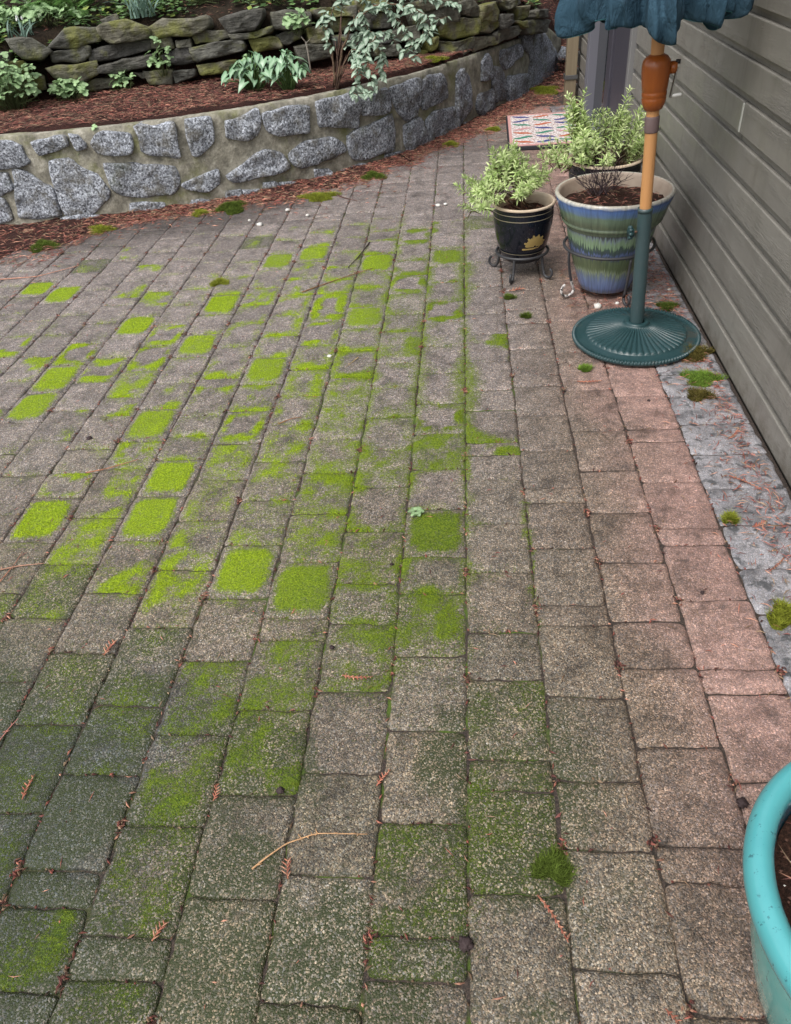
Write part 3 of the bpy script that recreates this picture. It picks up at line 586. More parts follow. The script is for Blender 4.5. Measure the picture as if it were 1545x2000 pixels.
def moss_field(c, i, X, Y, s, t):
    """moss cover, dark green film and brightness for points of a paver; s, t run 0..1 across it"""
    k = MODE.get((c, i), '')
    r_ = random.Random(c * 131 + i * 17)
    e = np.minimum(np.minimum(s, 1 - s), np.minimum(t, 1 - t)) * 2
    n1 = fbm(X, Y, 16, 5) - .5
    n2 = fbm(X, Y, 45, 7) - .5
    reg = sstep(.35, -.15, X) * sstep(.9, 1.7, Y) * sstep(5.2, 4.2, Y)
    reg = reg * (1 - .5 * sstep(-1.0, -1.5, X)) * np.clip(.25 + 1.4 * fbm(X, Y, .9, 21), 0, 1)
    m = np.clip(reg * (.58 - e * 1.1 + n1 * 1.3), 0, .7) + (.30 + .22 * sstep(-1.2, -.6, X) * sstep(.05, -.3, X) * sstep(.9, 1.3, Y)) * sstep(.3, -.3, X) * sstep(.2, .9, Y) * sstep(5, 3.5, Y) * fbm(X, Y, 1.6, 31)
    low = sstep(1.7, .7, Y) * sstep(.55, .1, X)
    a = low * (.16 + .95 * sstep(.30, .66, fbm(X, Y, 4.2, 41))) * (1 - .5 * sstep(-.1, .5, X)) + .25 * reg * (1 - e)
    a = a + .30 * sstep(.35, .0, np.abs(X + .1) - .05 * n1) * sstep(2.6, 1.2, Y) * fbm(X, Y, 5, 43)
    # rounded outline of a cushion that stops short of the joints
    px_, py_ = np.abs(s - .5) * 2, np.abs(t - .5) * 2
    rr_ = (px_ ** 4 + py_ ** 4) ** .25
    body = sstep(1.12 - r_.uniform(0, .10), .72, rr_ + n1 * .45 + n2 * .2)
    dens = r_.uniform(.76, .95)
    if k == 'F':
        m = np.maximum(m * .6, dens * body + n1 * .35 + n2 * .30)
    elif k == 'R':
        e2 = np.minimum(np.minimum(s * r_.uniform(.75, 1.5), (1 - s) * r_.uniform(.75, 1.5)), np.minimum(t * r_.uniform(.7, 1.3), (1 - t) * r_.uniform(.7, 1.6))) * 2
        m = (.95 - .82 * sstep(.26, .56, e2 + n1 * .75)) * (.40 + .60 * body) + n2 * .35
    elif k == 'P':
        th = r_.uniform(0, 6.28)
        d = (s - .5) * math.cos(th) + (t - .5) * math.sin(th)
        m = np.maximum(m, .10 + .66 * sstep(-.25, .45, d + n1 * 1.7) + n2 * .4)
    elif k == 'T':
        m = (.54 - .08 * sstep(1.3, .8, Y)) + n1 * .9 + n2 * .4 - .08 * sstep(.5, 1, e)
    elif k == 'D':
        m = np.maximum(m, .36 + n1 * .8)
        a = .78 + n1 * 1.4 - .15 * sstep(.4, .9, e)
    # strips grown along two long joints
    for xj, v0, v1, w, st in ((-.019, 1.5, 4.3, .034, .66), (.168, 1.2, 2.1, .026, .62), (-.019, .4, 1.1, .05, .45), (-.206, 2.0, 3.4, .02, .6)):
        wj = w * (.15 + 1.5 * sstep(.3, .8, fbm(X * 0, Y, 3.4, 61)))
        m = np.maximum(m, st * sstep(wj * 2.2, wj * .2, np.abs(X - xj) + .045 * n2 + .03 * n1) * sstep(v0, v0 + .3, Y) * sstep(v1, v1 - .3, Y))
    m = m * sstep(.42, .22, X)
    # long joints at the left stay open and dark
    m = m * (1 - sstep(-.35, -.8, X) * .75 * sstep(.10, .02, np.minimum(s, 1 - s)))
    hue = np.clip(.42 + .75 * sstep(-.15, -1.0, X) * sstep(1.0, 1.7, Y) + .25 * (fbm(X, Y, 2, 51) - .5), .12, 1) * (.25 + .75 * sstep(.3, 1.5, Y))
    if k == 'F': hue = np.clip(hue + r_.uniform(-.18, .14), 0, 1)
    return np.clip(m, 0, 1), np.clip(a, 0, 1), hue

def paver_arrays(c, i, u0, u1, v0, v1):
    r_ = random.Random(c * 977 + i * 31 + 5)
    gap = .0009 if c < 4 else .0011
    a = (u1 - u0) / 2 - gap; b = (v1 - v0) / 2 - gap
    nx = 13 if c < 4 else 15
    ny = max(7, int(round((v1 - v0) / .0165)))
    def axis(n, h):
        e1, e2 = .0035 / h, .011 / h
        return np.concatenate([[-1, -1 + e1], np.linspace(-1 + e2, 1 - e2, n - 4), [1 - e1, 1]])
    sx, sy = np.meshgrid(axis(nx, a), axis(ny, b), indexing='ij')
    X = sx * a; Y = sy * b
    rc = r_.uniform(.005, .013) + .012 * r_.random() ** 3
    # tumbled corners
    ex = np.abs(X) - (a - rc); ey = np.abs(Y) - (b - rc)
    cm = (ex > 0) & (ey > 0)
    d = np.hypot(ex, ey); mxe = np.maximum(ex, ey)
    k = np.where(cm, mxe / np.maximum(d, 1e-6), 1)
    X = np.where(cm, np.sign(X) * (a - rc + ex * k), X)
    Y = np.where(cm, np.sign(Y) * (b - rc + ey * k), Y)
    ed = np.minimum(a - np.abs(sx * a), b - np.abs(sy * b))
    wx, wy = X + (u0 + u1) / 2, Y + (v0 + v1) / 2
    jit = sstep(.03, 0, ed) * .0046
    wx = wx + jit * (vnoise(wx, wy, 38, 71 + c) - .5) * 2
    wy = wy + jit * (vnoise(wx, wy, 38, 91 + c) - .5) * 2
    z = r_.uniform(-.0018, .0026) + sx * r_.uniform(-.0013, .0013) + sy * r_.uniform(-.0013, .0013)
    z = z - .0065 * np.exp(-ed / .0035) - .0010 * np.exp(-ed / .02) + .0018 * (fbm(wx, wy, 30, 3) - .5)
    if c == 4: z = z + .0005
    s = (sx + 1) / 2; t = (sy + 1) / 2
    m, al, hue = moss_field(c, i, wx, wy, s, t)
    z = z + .004 * sstep(.5, .9, m) * sstep(0, .02, ed + .004)
    # colour
    g = r_.random()
    base = np.array([.165, .143, .112]) * (.86 + .3 * g)
    base = base * np.array([1 + .05 * (r_.random() - .5), 1, 1 + .09 * (r_.random() - .5)])
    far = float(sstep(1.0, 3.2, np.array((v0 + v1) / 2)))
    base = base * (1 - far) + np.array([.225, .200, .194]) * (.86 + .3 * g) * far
    pink = np.array([.35, .225, .198]) * (.88 + .2 * g)
    wpk = sstep(.30, .74, wx + .26 * (fbm(wx, wy, 5, 17) - .5)) * .9
    if c == 4:
        col = np.broadcast_to(np.array([.29, .283, .30]) * (.8 + .25 * g), wx.shape + (3,)) * (.75 + .5 * fbm(wx, wy, 12, 19))[..., None]
        wear = np.stack([0 * wx + .30, .85 + 0 * wx, 0 * wx], -1)
    else:
        warm = np.array([.175, .135, .104])
        wr = (sstep(.0, .5, wx) * .7)[..., None]
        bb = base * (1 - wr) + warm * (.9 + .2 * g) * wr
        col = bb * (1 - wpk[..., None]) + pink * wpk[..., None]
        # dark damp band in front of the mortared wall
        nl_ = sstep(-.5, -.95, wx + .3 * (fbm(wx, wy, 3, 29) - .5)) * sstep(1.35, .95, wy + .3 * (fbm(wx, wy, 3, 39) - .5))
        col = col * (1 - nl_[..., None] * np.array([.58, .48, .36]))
        darken = sstep(.85, .35, foot_v(WP, wx) - wy + .25 * (fbm(wx, wy, 4, 23) - .5)) * sstep(-.7, -1.3, wx)
        col = col * (1 - .55 * darken)[..., None]
        wear = np.stack([.85 - .45 * wpk, .12 + .1 * wpk + 0 * wx, 0 * wx], -1)
    V = np.stack([wx, wy, z], -1).reshape(-1, 3)
    ii, jj = np.meshgrid(np.arange(nx - 1), np.arange(ny - 1), indexing='ij')
    q = (ii * ny + jj).ravel()
    F = np.c_[q, q + ny, q + ny + 1, q + 1]
    rim = [(x, 0) for x in range(nx)] + [(nx - 1, y) for y in range(1, ny)] + [(x, ny - 1) for x in range(nx - 2, -1, -1)] + [(0, y) for y in range(ny - 2, 0, -1)]
    ri = np.array([x * ny + y for x, y in rim])
    n0 = len(V)
    low = V[ri].copy(); low[:, 2] = -.045
    ctr = V[:, :2].mean(0)
    V = np.vstack([V, low])
    L = len(ri)
    F2 = np.array([(ri[(k + 1) % L], ri[k], n0 + k, n0 + (k + 1) % L) for k in range(L)])
    fl = lambda A: np.vstack([A.reshape(-1, 3), A.reshape(-1, 3)[ri]])
    mo = np.stack([m, al, hue], -1)
    mol = fl(mo); mol[n0:, 0] *= .3
    return V, np.vstack([F, F2]), fl(col), mol, fl(wear)

vis = []
for p in PAV:
    w_ = view(((p[2] + p[3]) / 2, (p[4] + p[5]) / 2, 0))
    A = (p[3] - p[2]) * (p[5] - p[4])
    if w_ is None or not (-.04 < w_[0] < 1.04 and -.04 < w_[1] < 1.05): vis.append((0, p))
    else: vis.append((A * 1.5 / w_[2] ** 3, p))
vis.sort(key=lambda q: -q[0])
rest = []
MOSSPTS = []
for k, (sc, p) in enumerate(vis):
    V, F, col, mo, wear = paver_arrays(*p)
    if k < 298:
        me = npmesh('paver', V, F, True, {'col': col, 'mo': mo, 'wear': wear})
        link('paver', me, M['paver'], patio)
    else: rest.append((V, F, col, mo, wear))
    if sc > 0: MOSSPTS.append((p, V, mo))
n0 = 0; RV = []; RF = []
for V, F, col, mo, wear in rest:
    RV.append(V); RF.append(F + n0); n0 += len(V)
me = npmesh('paver_field', np.concatenate(RV), np.concatenate(RF), True,
            {'col': np.concatenate([q[2] for q in rest]), 'mo': np.concatenate([q[3] for q in rest]), 'wear': np.concatenate([q[4] for q in rest])})
o = link('paver_field', me, M['paver'], patio)
tag(o, kind='stuff')

# moss fibres: short blades standing on the mossy parts of the pavers
def blades(P, hgt, wid, col, lean=.9):
    n = len(P)
    th = rng.random(n) * 2 * np.pi
    ph = rng.random(n) * 2 * np.pi
    d = np.c_[np.cos(th), np.sin(th), 0 * th] * (wid / 2)[:, None]
    tip = P + np.c_[np.cos(ph) * hgt * lean, np.sin(ph) * hgt * lean, hgt]
    V = np.stack([P - d, P + d, tip], 1).reshape(-1, 3)
    F = np.arange(3 * n).reshape(-1, 3)
    cc = np.repeat(col, 3, 0).reshape(n, 3, 3).copy()
    cc[:, :2] *= .6
    cc[:, 2] *= 1.15
    return V, F, cc.reshape(-1, 3)

bp, bh, bw, bc = [], [], [], []
for p, V, mo in MOSSPTS:
    c, i, u0, u1, v0, v1 = p
    dist = math.hypot((u0 + u1) / 2, (v0 + v1) / 2)
    n = int((u1 - u0) * (v1 - v0) * (90000 if dist < 2.2 else 60000 if dist < 3.5 else 30000))
    s = rng.random(n) * .97 + .015; t = rng.random(n) * .97 + .015
    X = u0 + s * (u1 - u0); Y = v0 + t * (v1 - v0)
    m, al, hue = moss_field(c, i, X, Y, s, t)
    m = m + (vnoise(X, Y, 230, 3) - .5) * .5
    keep = rng.random(n) < sstep(.40, 1.05, m) * .9
    if not keep.any(): continue
    X, Y, m, hue = X[keep], Y[keep], m[keep], hue[keep]
    e = np.minimum(np.minimum(X - u0, u1 - X), np.minimum(Y - v0, v1 - Y))
    z = .0005 - .006 * np.exp(-e / .0035)
    h = (.0020 + .0050 * np.clip(m, 0, 1)) * (.4 + 1.2 * rng.random(len(X)))
    bp.append(np.c_[X, Y, z]); bh.append(h); bw.append(np.full(len(X), .0013 if dist < 2.2 else .0018))
    br = np.array([.60, .76, .026]); dk = np.array([.13, .18, .016])
    cc = dk + (br - dk) * np.clip(hue, 0, 1)[:, None]
    pt_ = vnoise(X, Y, 70, 77); cc = cc * (1 - .45 * sstep(.5, .85, pt_))[:, None] + np.array([.10, .09, .01]) * (.45 * sstep(.5, .85, pt_))[:, None]
    bc.append(cc * (.35 + 1.15 * rng.random(len(X)))[:, None])
V, F, cc = blades(np.concatenate(bp), np.concatenate(bh), np.concatenate(bw), np.concatenate(bc))
o = link('moss', npmesh('moss', V, F, False, {'col': cc}), M['moss'])
tag(o, 'bright green moss growing over the patio pavers and joints', 'moss', kind='stuff')

# ------------------------------------------------------------------ stone builders
def stone_mesh(poly3, nrm, proud, depth, seed, rough=.006, grow=1.0, res=22, crisp=False):
    """a stone from its outline (points on the wall face), swollen outward by `proud` and running `depth` into the wall"""
    P = np.array(poly3, float)
    L = np.r_[0, np.cumsum(np.linalg.norm(np.diff(np.vstack([P, P[:1]]), axis=0), axis=1))]
    q = np.linspace(0, L[-1], res, endpoint=False)
    Pc = np.vstack([P, P[:1]])
    R = np.stack([np.interp(q, L, Pc[:, k]) for k in range(3)], 1)
    if not crisp: R = .12 * np.roll(R, 1, 0) + .76 * R + .12 * np.roll(R, -1, 0)
    cen = R.mean(0)
    nrm = np.asarray(nrm, float)
    rings = [(grow * .98, -depth), (grow, -depth * .4), (grow, proud * .30), (grow * .975, proud * .72), (grow * .90, proud * .97), (grow * .68, proud * 1.03), (grow * .40, proud * 1.08)]
    if crisp: rings = [(grow * .98, -depth), (grow, -depth * .4), (grow * 1.0, proud * .62), (grow * .955, proud * .95), (grow * .80, proud), (grow * .5, proud), (grow * .25, proud)]
    V = []
    for f, d in rings: V.append(cen + (R - cen) * f + nrm * d)
    V.append(np.array([cen + nrm * proud * 1.1]))
    V = np.concatenate(V)
    for k in range(len(V)):
        p = Vector(V[k]) * 9 + Vector((seed * 3.7, seed * 1.3, 0))
        p2 = Vector(V[k]) * 34 + Vector((seed, 0, 0))
        V[k] += nrm * (noise.noise(p) * rough * 2.2 + noise.noise(p2) * rough)
        w_ = noise.noise_vector(p) * rough * 1.2
        V[k] += np.array(w_)
    m = len(rings)
    F4 = [(a * res + j, a * res + (j + 1) % res, (a + 1) * res + (j + 1) % res, (a + 1) * res + j) for a in range(m - 1) for j in range(res)]
    F3 = [((m - 1) * res + j, (m - 1) * res + (j + 1) % res, m * res) for j in range(res)]
    return npmesh('stone', V, [np.array(F4), np.array(F3)], True)

def poly_pairs(l): return [(l[k], l[k + 1]) for k in range(0, len(l), 2)]

# ------------------------------------------------------------------ mortared granite retaining wall
rw = empty('retaining_wall', (WP[5, 0], WP[5, 1], 0))
tag(rw, 'low curved retaining wall of rough granite blocks set in stained mortar', 'wall')
iv = Matrix.Translation(-Vector(rw.location))
def in_thing(o, root):
    o.parent = root
    o.matrix_parent_inverse = Matrix.Translation(-Vector(root.location)) if root.rotation_euler.z == 0 else root.matrix_world.inverted()
    return o
ns = 220
ss = np.linspace(0, WLs[-1], ns)
pt, tg, nr = along(WP, WLs, ss)
top = wall_top(ss)
prof_d = []
rows = []
# front face, rounded arris, cap, back
for k in range(16):
    f = k / 15
    rows.append(('f', f))
rows += [('t', .012), ('t', .05), ('t', .10), ('t', .17), ('b', .2)]
V = []
for kind, f in rows:
    if kind == 'f':
        z = -.06 + (top + .06) * f
        d = .006 * (fbm(ss, z, 11, 5) - .5) * 2 + .012 * (fbm(ss, z, 4, 8) - .5) - .012 * f
        if f > .99: d = d - .006
        z = z - (.006 if f > .99 else 0)
    elif kind == 't':
        z = top + .012 * (fbm(ss, 0 * ss + f * 9, 7, 12) - .5) - .01 * f / .17
        d = 0 * ss - .012 - f
    else:
        z = 0 * ss - .06
        d = 0 * ss - .26
    V.append(np.c_[pt + nr * d[:, None], z])
V = np.concatenate(V)
nrow = len(rows)
F = np.array([(a * ns + j, a * ns + j + 1, (a + 1) * ns + j + 1, (a + 1) * ns + j) for a in range(nrow - 1) for j in range(ns - 1)])
capE = [[a * ns + ns - 1 for a in range(nrow)]]
me = npmesh('mortar', V, F)
o = link('mortar', me, M['mortar'])
in_thing(o, rw)
for si, l in enumerate(WSTONES):
    pp = poly_pairs(l)
    s_ = np.array([p[0] for p in pp]); z_ = np.array([p[1] for p in pp])
    a, t_, n_ = along(WP, WLs, s_)
    nm = np.r_[n_.mean(0), 0]; nm = nm / np.linalg.norm(nm)
    big = si == 38
    P3 = np.c_[a + n_ * .002, z_]
    me = stone_mesh(P3, nm, .016 if not big else .05, .06 if not big else .25, si, .0105, 1.19 if not big else 1.08, res=30)
    o = link('stone', me, M['granite'])
    in_thing(o, rw)

# blocks of the stretch that runs on past the left edge of the photograph
for k in range(9):
    for row in range(2):
        s0 = .12 + k * .135 + row * .05; z0 = .17 + row * .24
        if s0 > WLs[1] - .12: continue
        rr_ = random.Random(k * 7 + row)
        hw, hh = rr_.uniform(.050, .060), rr_.uniform(.085, .105)
        s_ = np.array([s0 - hw, s0 + hw * .8, s0 + hw, s0 - hw * .8]); z_ = np.array([z0 - hh, z0 - hh * .8, z0 + hh, z0 + hh * .9])
        a, t_, n_ = along(WP, WLs, s_)
        o = link('stone', stone_mesh(np.c_[a, z_], np.r_[n_.mean(0), 0], .016, .06, 300 + k * 2 + row, .0105, 1.1, res=26), M['granite'])
        in_thing(o, rw)

# ------------------------------------------------------------------ dry stone wall behind it
dw = empty('dry_stone_wall', (DP[6, 0], DP[6, 1], .55))
tag(dw, 'dry stacked wall of dark mossy fieldstones at the back of the bed', 'wall')
# earth core behind the stones
nd = 80
ds = np.linspace(0, DLs[-1] - .1, nd)
pt, tg, nr = along(DP, DLs, ds)
V = []
for z, d in ((.2, -.10), (.70, -.12), (.90, -.18), (.96, -.40), (.9, -.8)):
    zz = np.interp(pt[:, 0], [-5, -.5, .4, .8], [1, .97, .82, .55]) * z
    V.append(np.c_[pt + nr * d, zz + .02 * (fbm(ds, ds * 0 + z, 6, 4) - .5)])
V = np.concatenate(V)
F = np.array([(a * nd + j, a * nd + j + 1, (a + 1) * nd + j + 1, (a + 1) * nd + j) for a in range(4) for j in range(nd - 1)])
o = link('earth_core', npmesh('earth_core', V, F), M['soil'])
in_thing(o, dw)
for si, l in enumerate(DSTONES):
    pp = poly_pairs(l)
    s_ = np.array([p[0] for p in pp]); z_ = np.array([p[1] for p in pp])
    a, t_, n_ = along(DP, DLs, s_)
    nm = np.r_[n_.mean(0), .12]; nm = nm / np.linalg.norm(nm)
    r_ = random.Random(si)
    off = r_.uniform(-.03, .045)
    P3 = np.c_[a + n_ * off, z_]
    cen = P3.mean(0)
    P3 = cen + (P3 - cen) * 1.0
    me = stone_mesh(P3, nm, r_.uniform(.03, .055), .2, si + 50, .012, 1.13, res=24, crisp=True)
    o = link('stone', me, M['fieldstone'])
    in_thing(o, dw)
# a low run of stones out to the left and courses hidden by the leaves
rr = random.Random(77)
for k in range(14):
    s0 = .1 + (k % 7) * .28 + rr.uniform(0, .06)
    zc = .62 + (k // 7) * .16 + rr.uniform(-.02, .02)
    if s0 > DLs[1] - .1: continue
    hw, hh = rr.uniform(.11, .15), rr.uniform(.06, .085)
    s_ = np.array([s0 - hw, s0 + hw * .9, s0 + hw, s0 - hw * .8]); z_ = np.array([zc - hh, zc - hh * .9, zc + hh, zc + hh * .9])
    a, t_, n_ = along(DP, DLs, s_)
    o = link('stone', stone_mesh(np.c_[a, z_], np.r_[n_.mean(0), .1], .05, .2, k + 200, .011, res=18), M['fieldstone'])
    in_thing(o, dw)

# ------------------------------------------------------------------ house wall with cove siding
hw_ = empty('house_wall', (XW, 3, 0))
tag(hw_, 'olive grey house wall of horizontal wooden siding boards', 'house wall')
EXPO = .1238
def board_mesh(y0, y1, z0, hgt=EXPO):
    f = hgt / EXPO
    prof = [(.022, .0006), (.0150, .0008), (.0148, .010), (.0136, .0155), (.0112, .0200), (.0070, .0238), (.0005, .0266), (0, .0285), (0, .070), (0, .1190), (.0010, .1218), (.0040, .1234), (.022, .1237)]
    n = max(2, int((y1 - y0) / .12))
    ys = np.linspace(y0, y1, n + 1)
    V = []
    for y in ys:
        for dx, dz in prof:
            w_ = .0012 * (float(vnoise(np.array(y), np.array(z0), 1.7, 3)) - .5)
            V.append((XW + dx + w_, y, z0 + dz * f))
    m = len(prof)
    F = [(a * m + k, a * m + k + 1, (a + 1) * m + k + 1, (a + 1) * m + k) for a in range(n) for k in range(m - 1)]
    V = np.array(V)
    me = npmesh('siding_board', V, np.array(F), False)
    return me
def board(y0, y1, z0, hgt=EXPO):
    o = link('siding_board', board_mesh(y0, y1, z0, hgt), M['siding'])
    in_thing(o, hw_)
    return o
D0, D1, DH = 5.075, 6.85, 2.06             # door opening along the wall
zb = -.012
heights = [.124] + [EXPO] * 19
for k, h in enumerate(heights):
    z0 = zb if k == 0 else .112 + (k - 1) * EXPO
    if k == 6:
        board(-1.4, 3.010, z0); board(3.016, D0 - .002, z0)
    elif k == 11:
        board(-1.4, 1.9, z0); board(1.904, D0 - .002, z0)
    else: board(-1.4, D0 - .002, z0, h)
    if z0 + h < DH + .1: board(D1 + .002, 7.62, z0, h)
    else: board(D0 + .002, 7.62, z0, h)
zk = .112 + 5 * EXPO + .0265
o = link('caulk_bead', MB().box((XW - .003, 3.006, zk), (XW + .004, 3.019, zk + .094)).mesh('caulk_bead', False), plain('grey_white_caulk', (.42, .42, .38), .7))
in_thing(bevel(o, .002), hw_)
o = link('wall_sheathing', MB().box((XW + .023, -1.4, -.05), (XW + 3.2, D0 - .01, 2.6)).box((XW + .023, D1 + .01, -.05), (XW + 3.2, 7.61, 2.6)).box((XW + .024, D0 - .01, DH + .12), (XW + 3.2, D1 + .01, 2.6)).mesh('wall_sheathing', False), plain('dark_sheathing', (.03, .028, .025), .9))
in_thing(o, hw_)
# patio door: frame, glass and dark panel are its parts
dframe = plain('grey_aluminium', (.20, .20, .235), .35, Metallic=.35)
dark = NT('charcoal_panel')
dark.set(Base_Color=dark.mix(dark.noise(dark.map(dark.pos(), (1, 12, .6)), 6, 3), (.035, .033, .045), (.065, .060, .078)), Roughness=.5)
gl = NT('dark_glass').set(Base_Color=(.012, .016, .015), Roughness=.06)
gl.p.inputs['Specular IOR Level'].default_value = .9
trimm = plain('greyed_trim', (.17, .165, .165), .55)
fr = MB()
fr.box((XW - .03, D1 - .06, 0), (XW + .09, D1, DH)).box((XW - .012, D1 - .10, .03), (XW + .08, D1 - .064, DH - .03))
fr.box((XW - .035, D1 - .17, .03), (XW + .06, D1 - .125, DH - .03)).box((XW - .02, D0 + .004, -.01), (XW + .09, D1 - .003, .028))
fr.box((XW - .02, D0 + .05, DH - .05), (XW + .09, D1 - .062, DH + .004))
door = link('patio_door', fr.mesh('patio_door', False), dframe)
in_thing(bevel(door, .004), hw_)
def in_part(o, part):
    o.parent = part
    o.matrix_parent_inverse = Matrix.Identity(4)
    return o
in_part(link('glass_pane', MB().box((XW + .03, 6.02, .032), (XW + .04, D1 - .172, DH - .053)).mesh('glass_pane', False), gl.m), door)
pn = MB().box((XW - .005, 5.86, .032), (XW + .05, 6.015, DH - .053)).box((XW + .012, 5.17, .032), (XW + .05, 5.857, DH - .053))
in_part(bevel(link('door_panel', pn.mesh('door_panel', False), dark.m), .006), door)
in_part(bevel(link('door_trim', MB().box((XW - .028, D0, -.01), (XW + .085, D0 + .062, DH + .09)).mesh('door_trim', False), trimm), .005), door)
in_part(bevel(link('door_stile', MB().box((XW - .012, D0 + .066, .031), (XW + .05, D0 + .093, DH - .053)).mesh('door_stile', False), dframe), .004), door)

# post at the corner of the house
post = empty('wooden_post', (.905, 7.42, 0))
tag(post, 'weathered brown wooden post with a metal band beside the glass door', 'post')
pm = mat_wood('weathered_post', (.13, .10, .06), (.25, .20, .13), .8, (1, 1, .05), 30)
o = link('shaft', MB().box((-.046, -.046, -.03), (.046, .046, 2.6)).mesh('shaft', False), pm, post)
bevel(o, .006)
st = MB().box((-.056, -.056, .19), (.056, -.048, .222)).box((-.056, .048, .19), (.056, .056, .222)).box((-.056, -.0479, .19), (-.048, .0479, .222)).box((.048, -.0479, .19), (.056, .0479, .222))
bevel(link('metal_band', st.mesh('metal_band', False), plain('grey_zinc', (.16, .16, .16), .4, Metallic=.7), post), .002)

# ------------------------------------------------------------------ parasol in its iron base
BX, BY = .69, 2.925
base = empty('parasol_stand', (BX, BY, 0))
tag(base, 'round dark green cast iron base with fluted top holding the parasol pole', 'parasol stand')
def fl(k, th, rr, zz):
    if 5 <= k <= 8:
        zz = zz + .0026 * np.cos(th * 120); rr = rr + .0015 * np.cos(th * 120)
    if 15 <= k <= 24:
        w_ = np.abs(np.sin(th * 24)) ** .6
        zz = zz - .0062 * (1 - w_) * (1 if k < 24 else .4) * (1 if k > 15 else .5)
    return rr, zz
prof = [(.01, .004), (.235, .004), (.246, .006), (.254, .011), (.2575, .018), (.2575, .0225), (.254, .0275), (.249, .029), (.244, .0275), (.240, .0245), (.235, .024), (.222, .0265), (.212, .029), (.207, .030), (.204, .0305),
        (.2025, .036), (.198, .0405), (.188, .043), (.172, .0455), (.152, .0495), (.13, .0545), (.105, .0605), (.085, .0655), (.07, .0695), (.058, .0725), (.048, .0745), (.0475, .081), (.044, .085), (.036, .086), (.030, .084)]
link('iron_disc', MB().lathe(prof, 720, rmod=fl).mesh('iron_disc'), M['basepaint'], base)
LEAN = -.055
def pole_pt(z): return np.array([LEAN * (z - .06), .0, z])
sl = MB()
sl.tube([pole_pt(.055), pole_pt(.53)], .0265, 28, cap=False)
sl.tube([pole_pt(.523), pole_pt(.5225 + .0155)], [.0272, .0272], 28)
link('sleeve', sl.mesh('sleeve'), M['sleevepaint'], base)
kn = MB()
kz = .452
kc = pole_pt(kz)
kn.tube([kc + (-.02, -.004, 0), kc + (-.052, -.012, 0)], .0042, 8)
link('set_screw', kn.mesh('set_screw'), plain('rusty_screw', (.25, .14, .10), .5, Metallic=.5), base)
kn = MB()
for q in range(8):
    th = q * math.pi / 4
    c_ = kc + np.array([-.052, -.012, 0]) + np.array([0, math.cos(th) * .019, math.sin(th) * .019])
    kn.tube([c_ + (.007, 0, 0), c_ + (.004, 0, 0), c_ + (-.005, -.001, 0), c_ + (-.008, -.001, 0)], [.004, .0078, .0078, .004], 8)
kn.tube([kc + (-.043, -.01, 0), kc + (-.058, -.014, 0)], .018, 14)
link('knob', kn.mesh('knob'), M['basepaint'], base)

par = empty('parasol', (BX, BY, .06))
tag(par, 'closed parasol with faded blue canvas canopy hanging on a wooden pole', 'parasol')
def pp_(z): return pole_pt(z) - np.array([0, 0, .06])
pm_ = MB().tube([pp_(.10), pp_(.5), pp_(.9), pp_(1.5), pp_(2.55)], .0215, 24)
link('pole', pm_.mesh('pole'), M['polewood'], par)
link('band', MB().tube([pp_(.798), pp_(.802), pp_(.846), pp_(.850)], [.0235, .0248, .0248, .0235], 28).mesh('band'), M['collar'], par)
hz = [.868, .872, .890, .906, .909, .912, .924, .927, .930, .95, .985, 1.005, 1.018, 1.030, 1.036]
hr = [.9 * v for v in [.026, .034, .043, .0455, .0435, .0455, .0462, .0442, .0462, .0485, .0520, .0520, .0490, .0385, .026]]
hub = MB().tube([pp_(z) for z in hz], hr, 36)
hubo = link('crank_housing', hub.mesh('crank_housing'), M['hubwood'], par)
cr = MB()
h0 = pp_(1.0)
cr.tube([h0 + (.045, -.005, -.005), h0 + (.066, -.008, -.005)], .019, 16)
in_part(link('boss', cr.mesh('boss'), M['hubwood'], None), hubo)
cr = MB().tube([h0 + (.060, -.010, .012), h0 + (.074, -.014, .012)], .007, 10)
in_part(link('bolt', cr.mesh('bolt'), plain('black_bolt', (.012, .012, .012), .5), None), hubo)
cr = MB()
a0 = h0 + np.array([.064, -.014, -.005]); a1 = h0 + np.array([.052, -.022, -.092])
dv = np.array([.0, .009, 0])
V = [a0 - dv, a0 + dv, a1 + dv, a1 - dv]
V = np.array(V + [v + np.array([.005, 0, 0]) for v in V])
cr.add(V, (), [(0, 1, 2, 3), (7, 6, 5, 4), (0, 4, 5, 1), (1, 5, 6, 2), (2, 6, 7, 3), (3, 7, 4, 0)])
in_part(link('crank_arm', cr.mesh('crank_arm', False), M['steel'], None), hubo)
cr = MB().tube([a1 + (.002, 0, .004), a1 + (.010, -.001, .005), a1 + (.034, -.004, .008), a1 + (.038, -.004, .0085)], [.005, .0058, .0058, .003], 10)
in_part(link('crank_handle', cr.mesh('crank_handle'), M['white'], None), hubo)
# canvas: a loose bundle of folds, one lobe per panel
nth, nzr = 520, 48
th = np.linspace(0, 2 * np.pi, nth, endpoint=False)
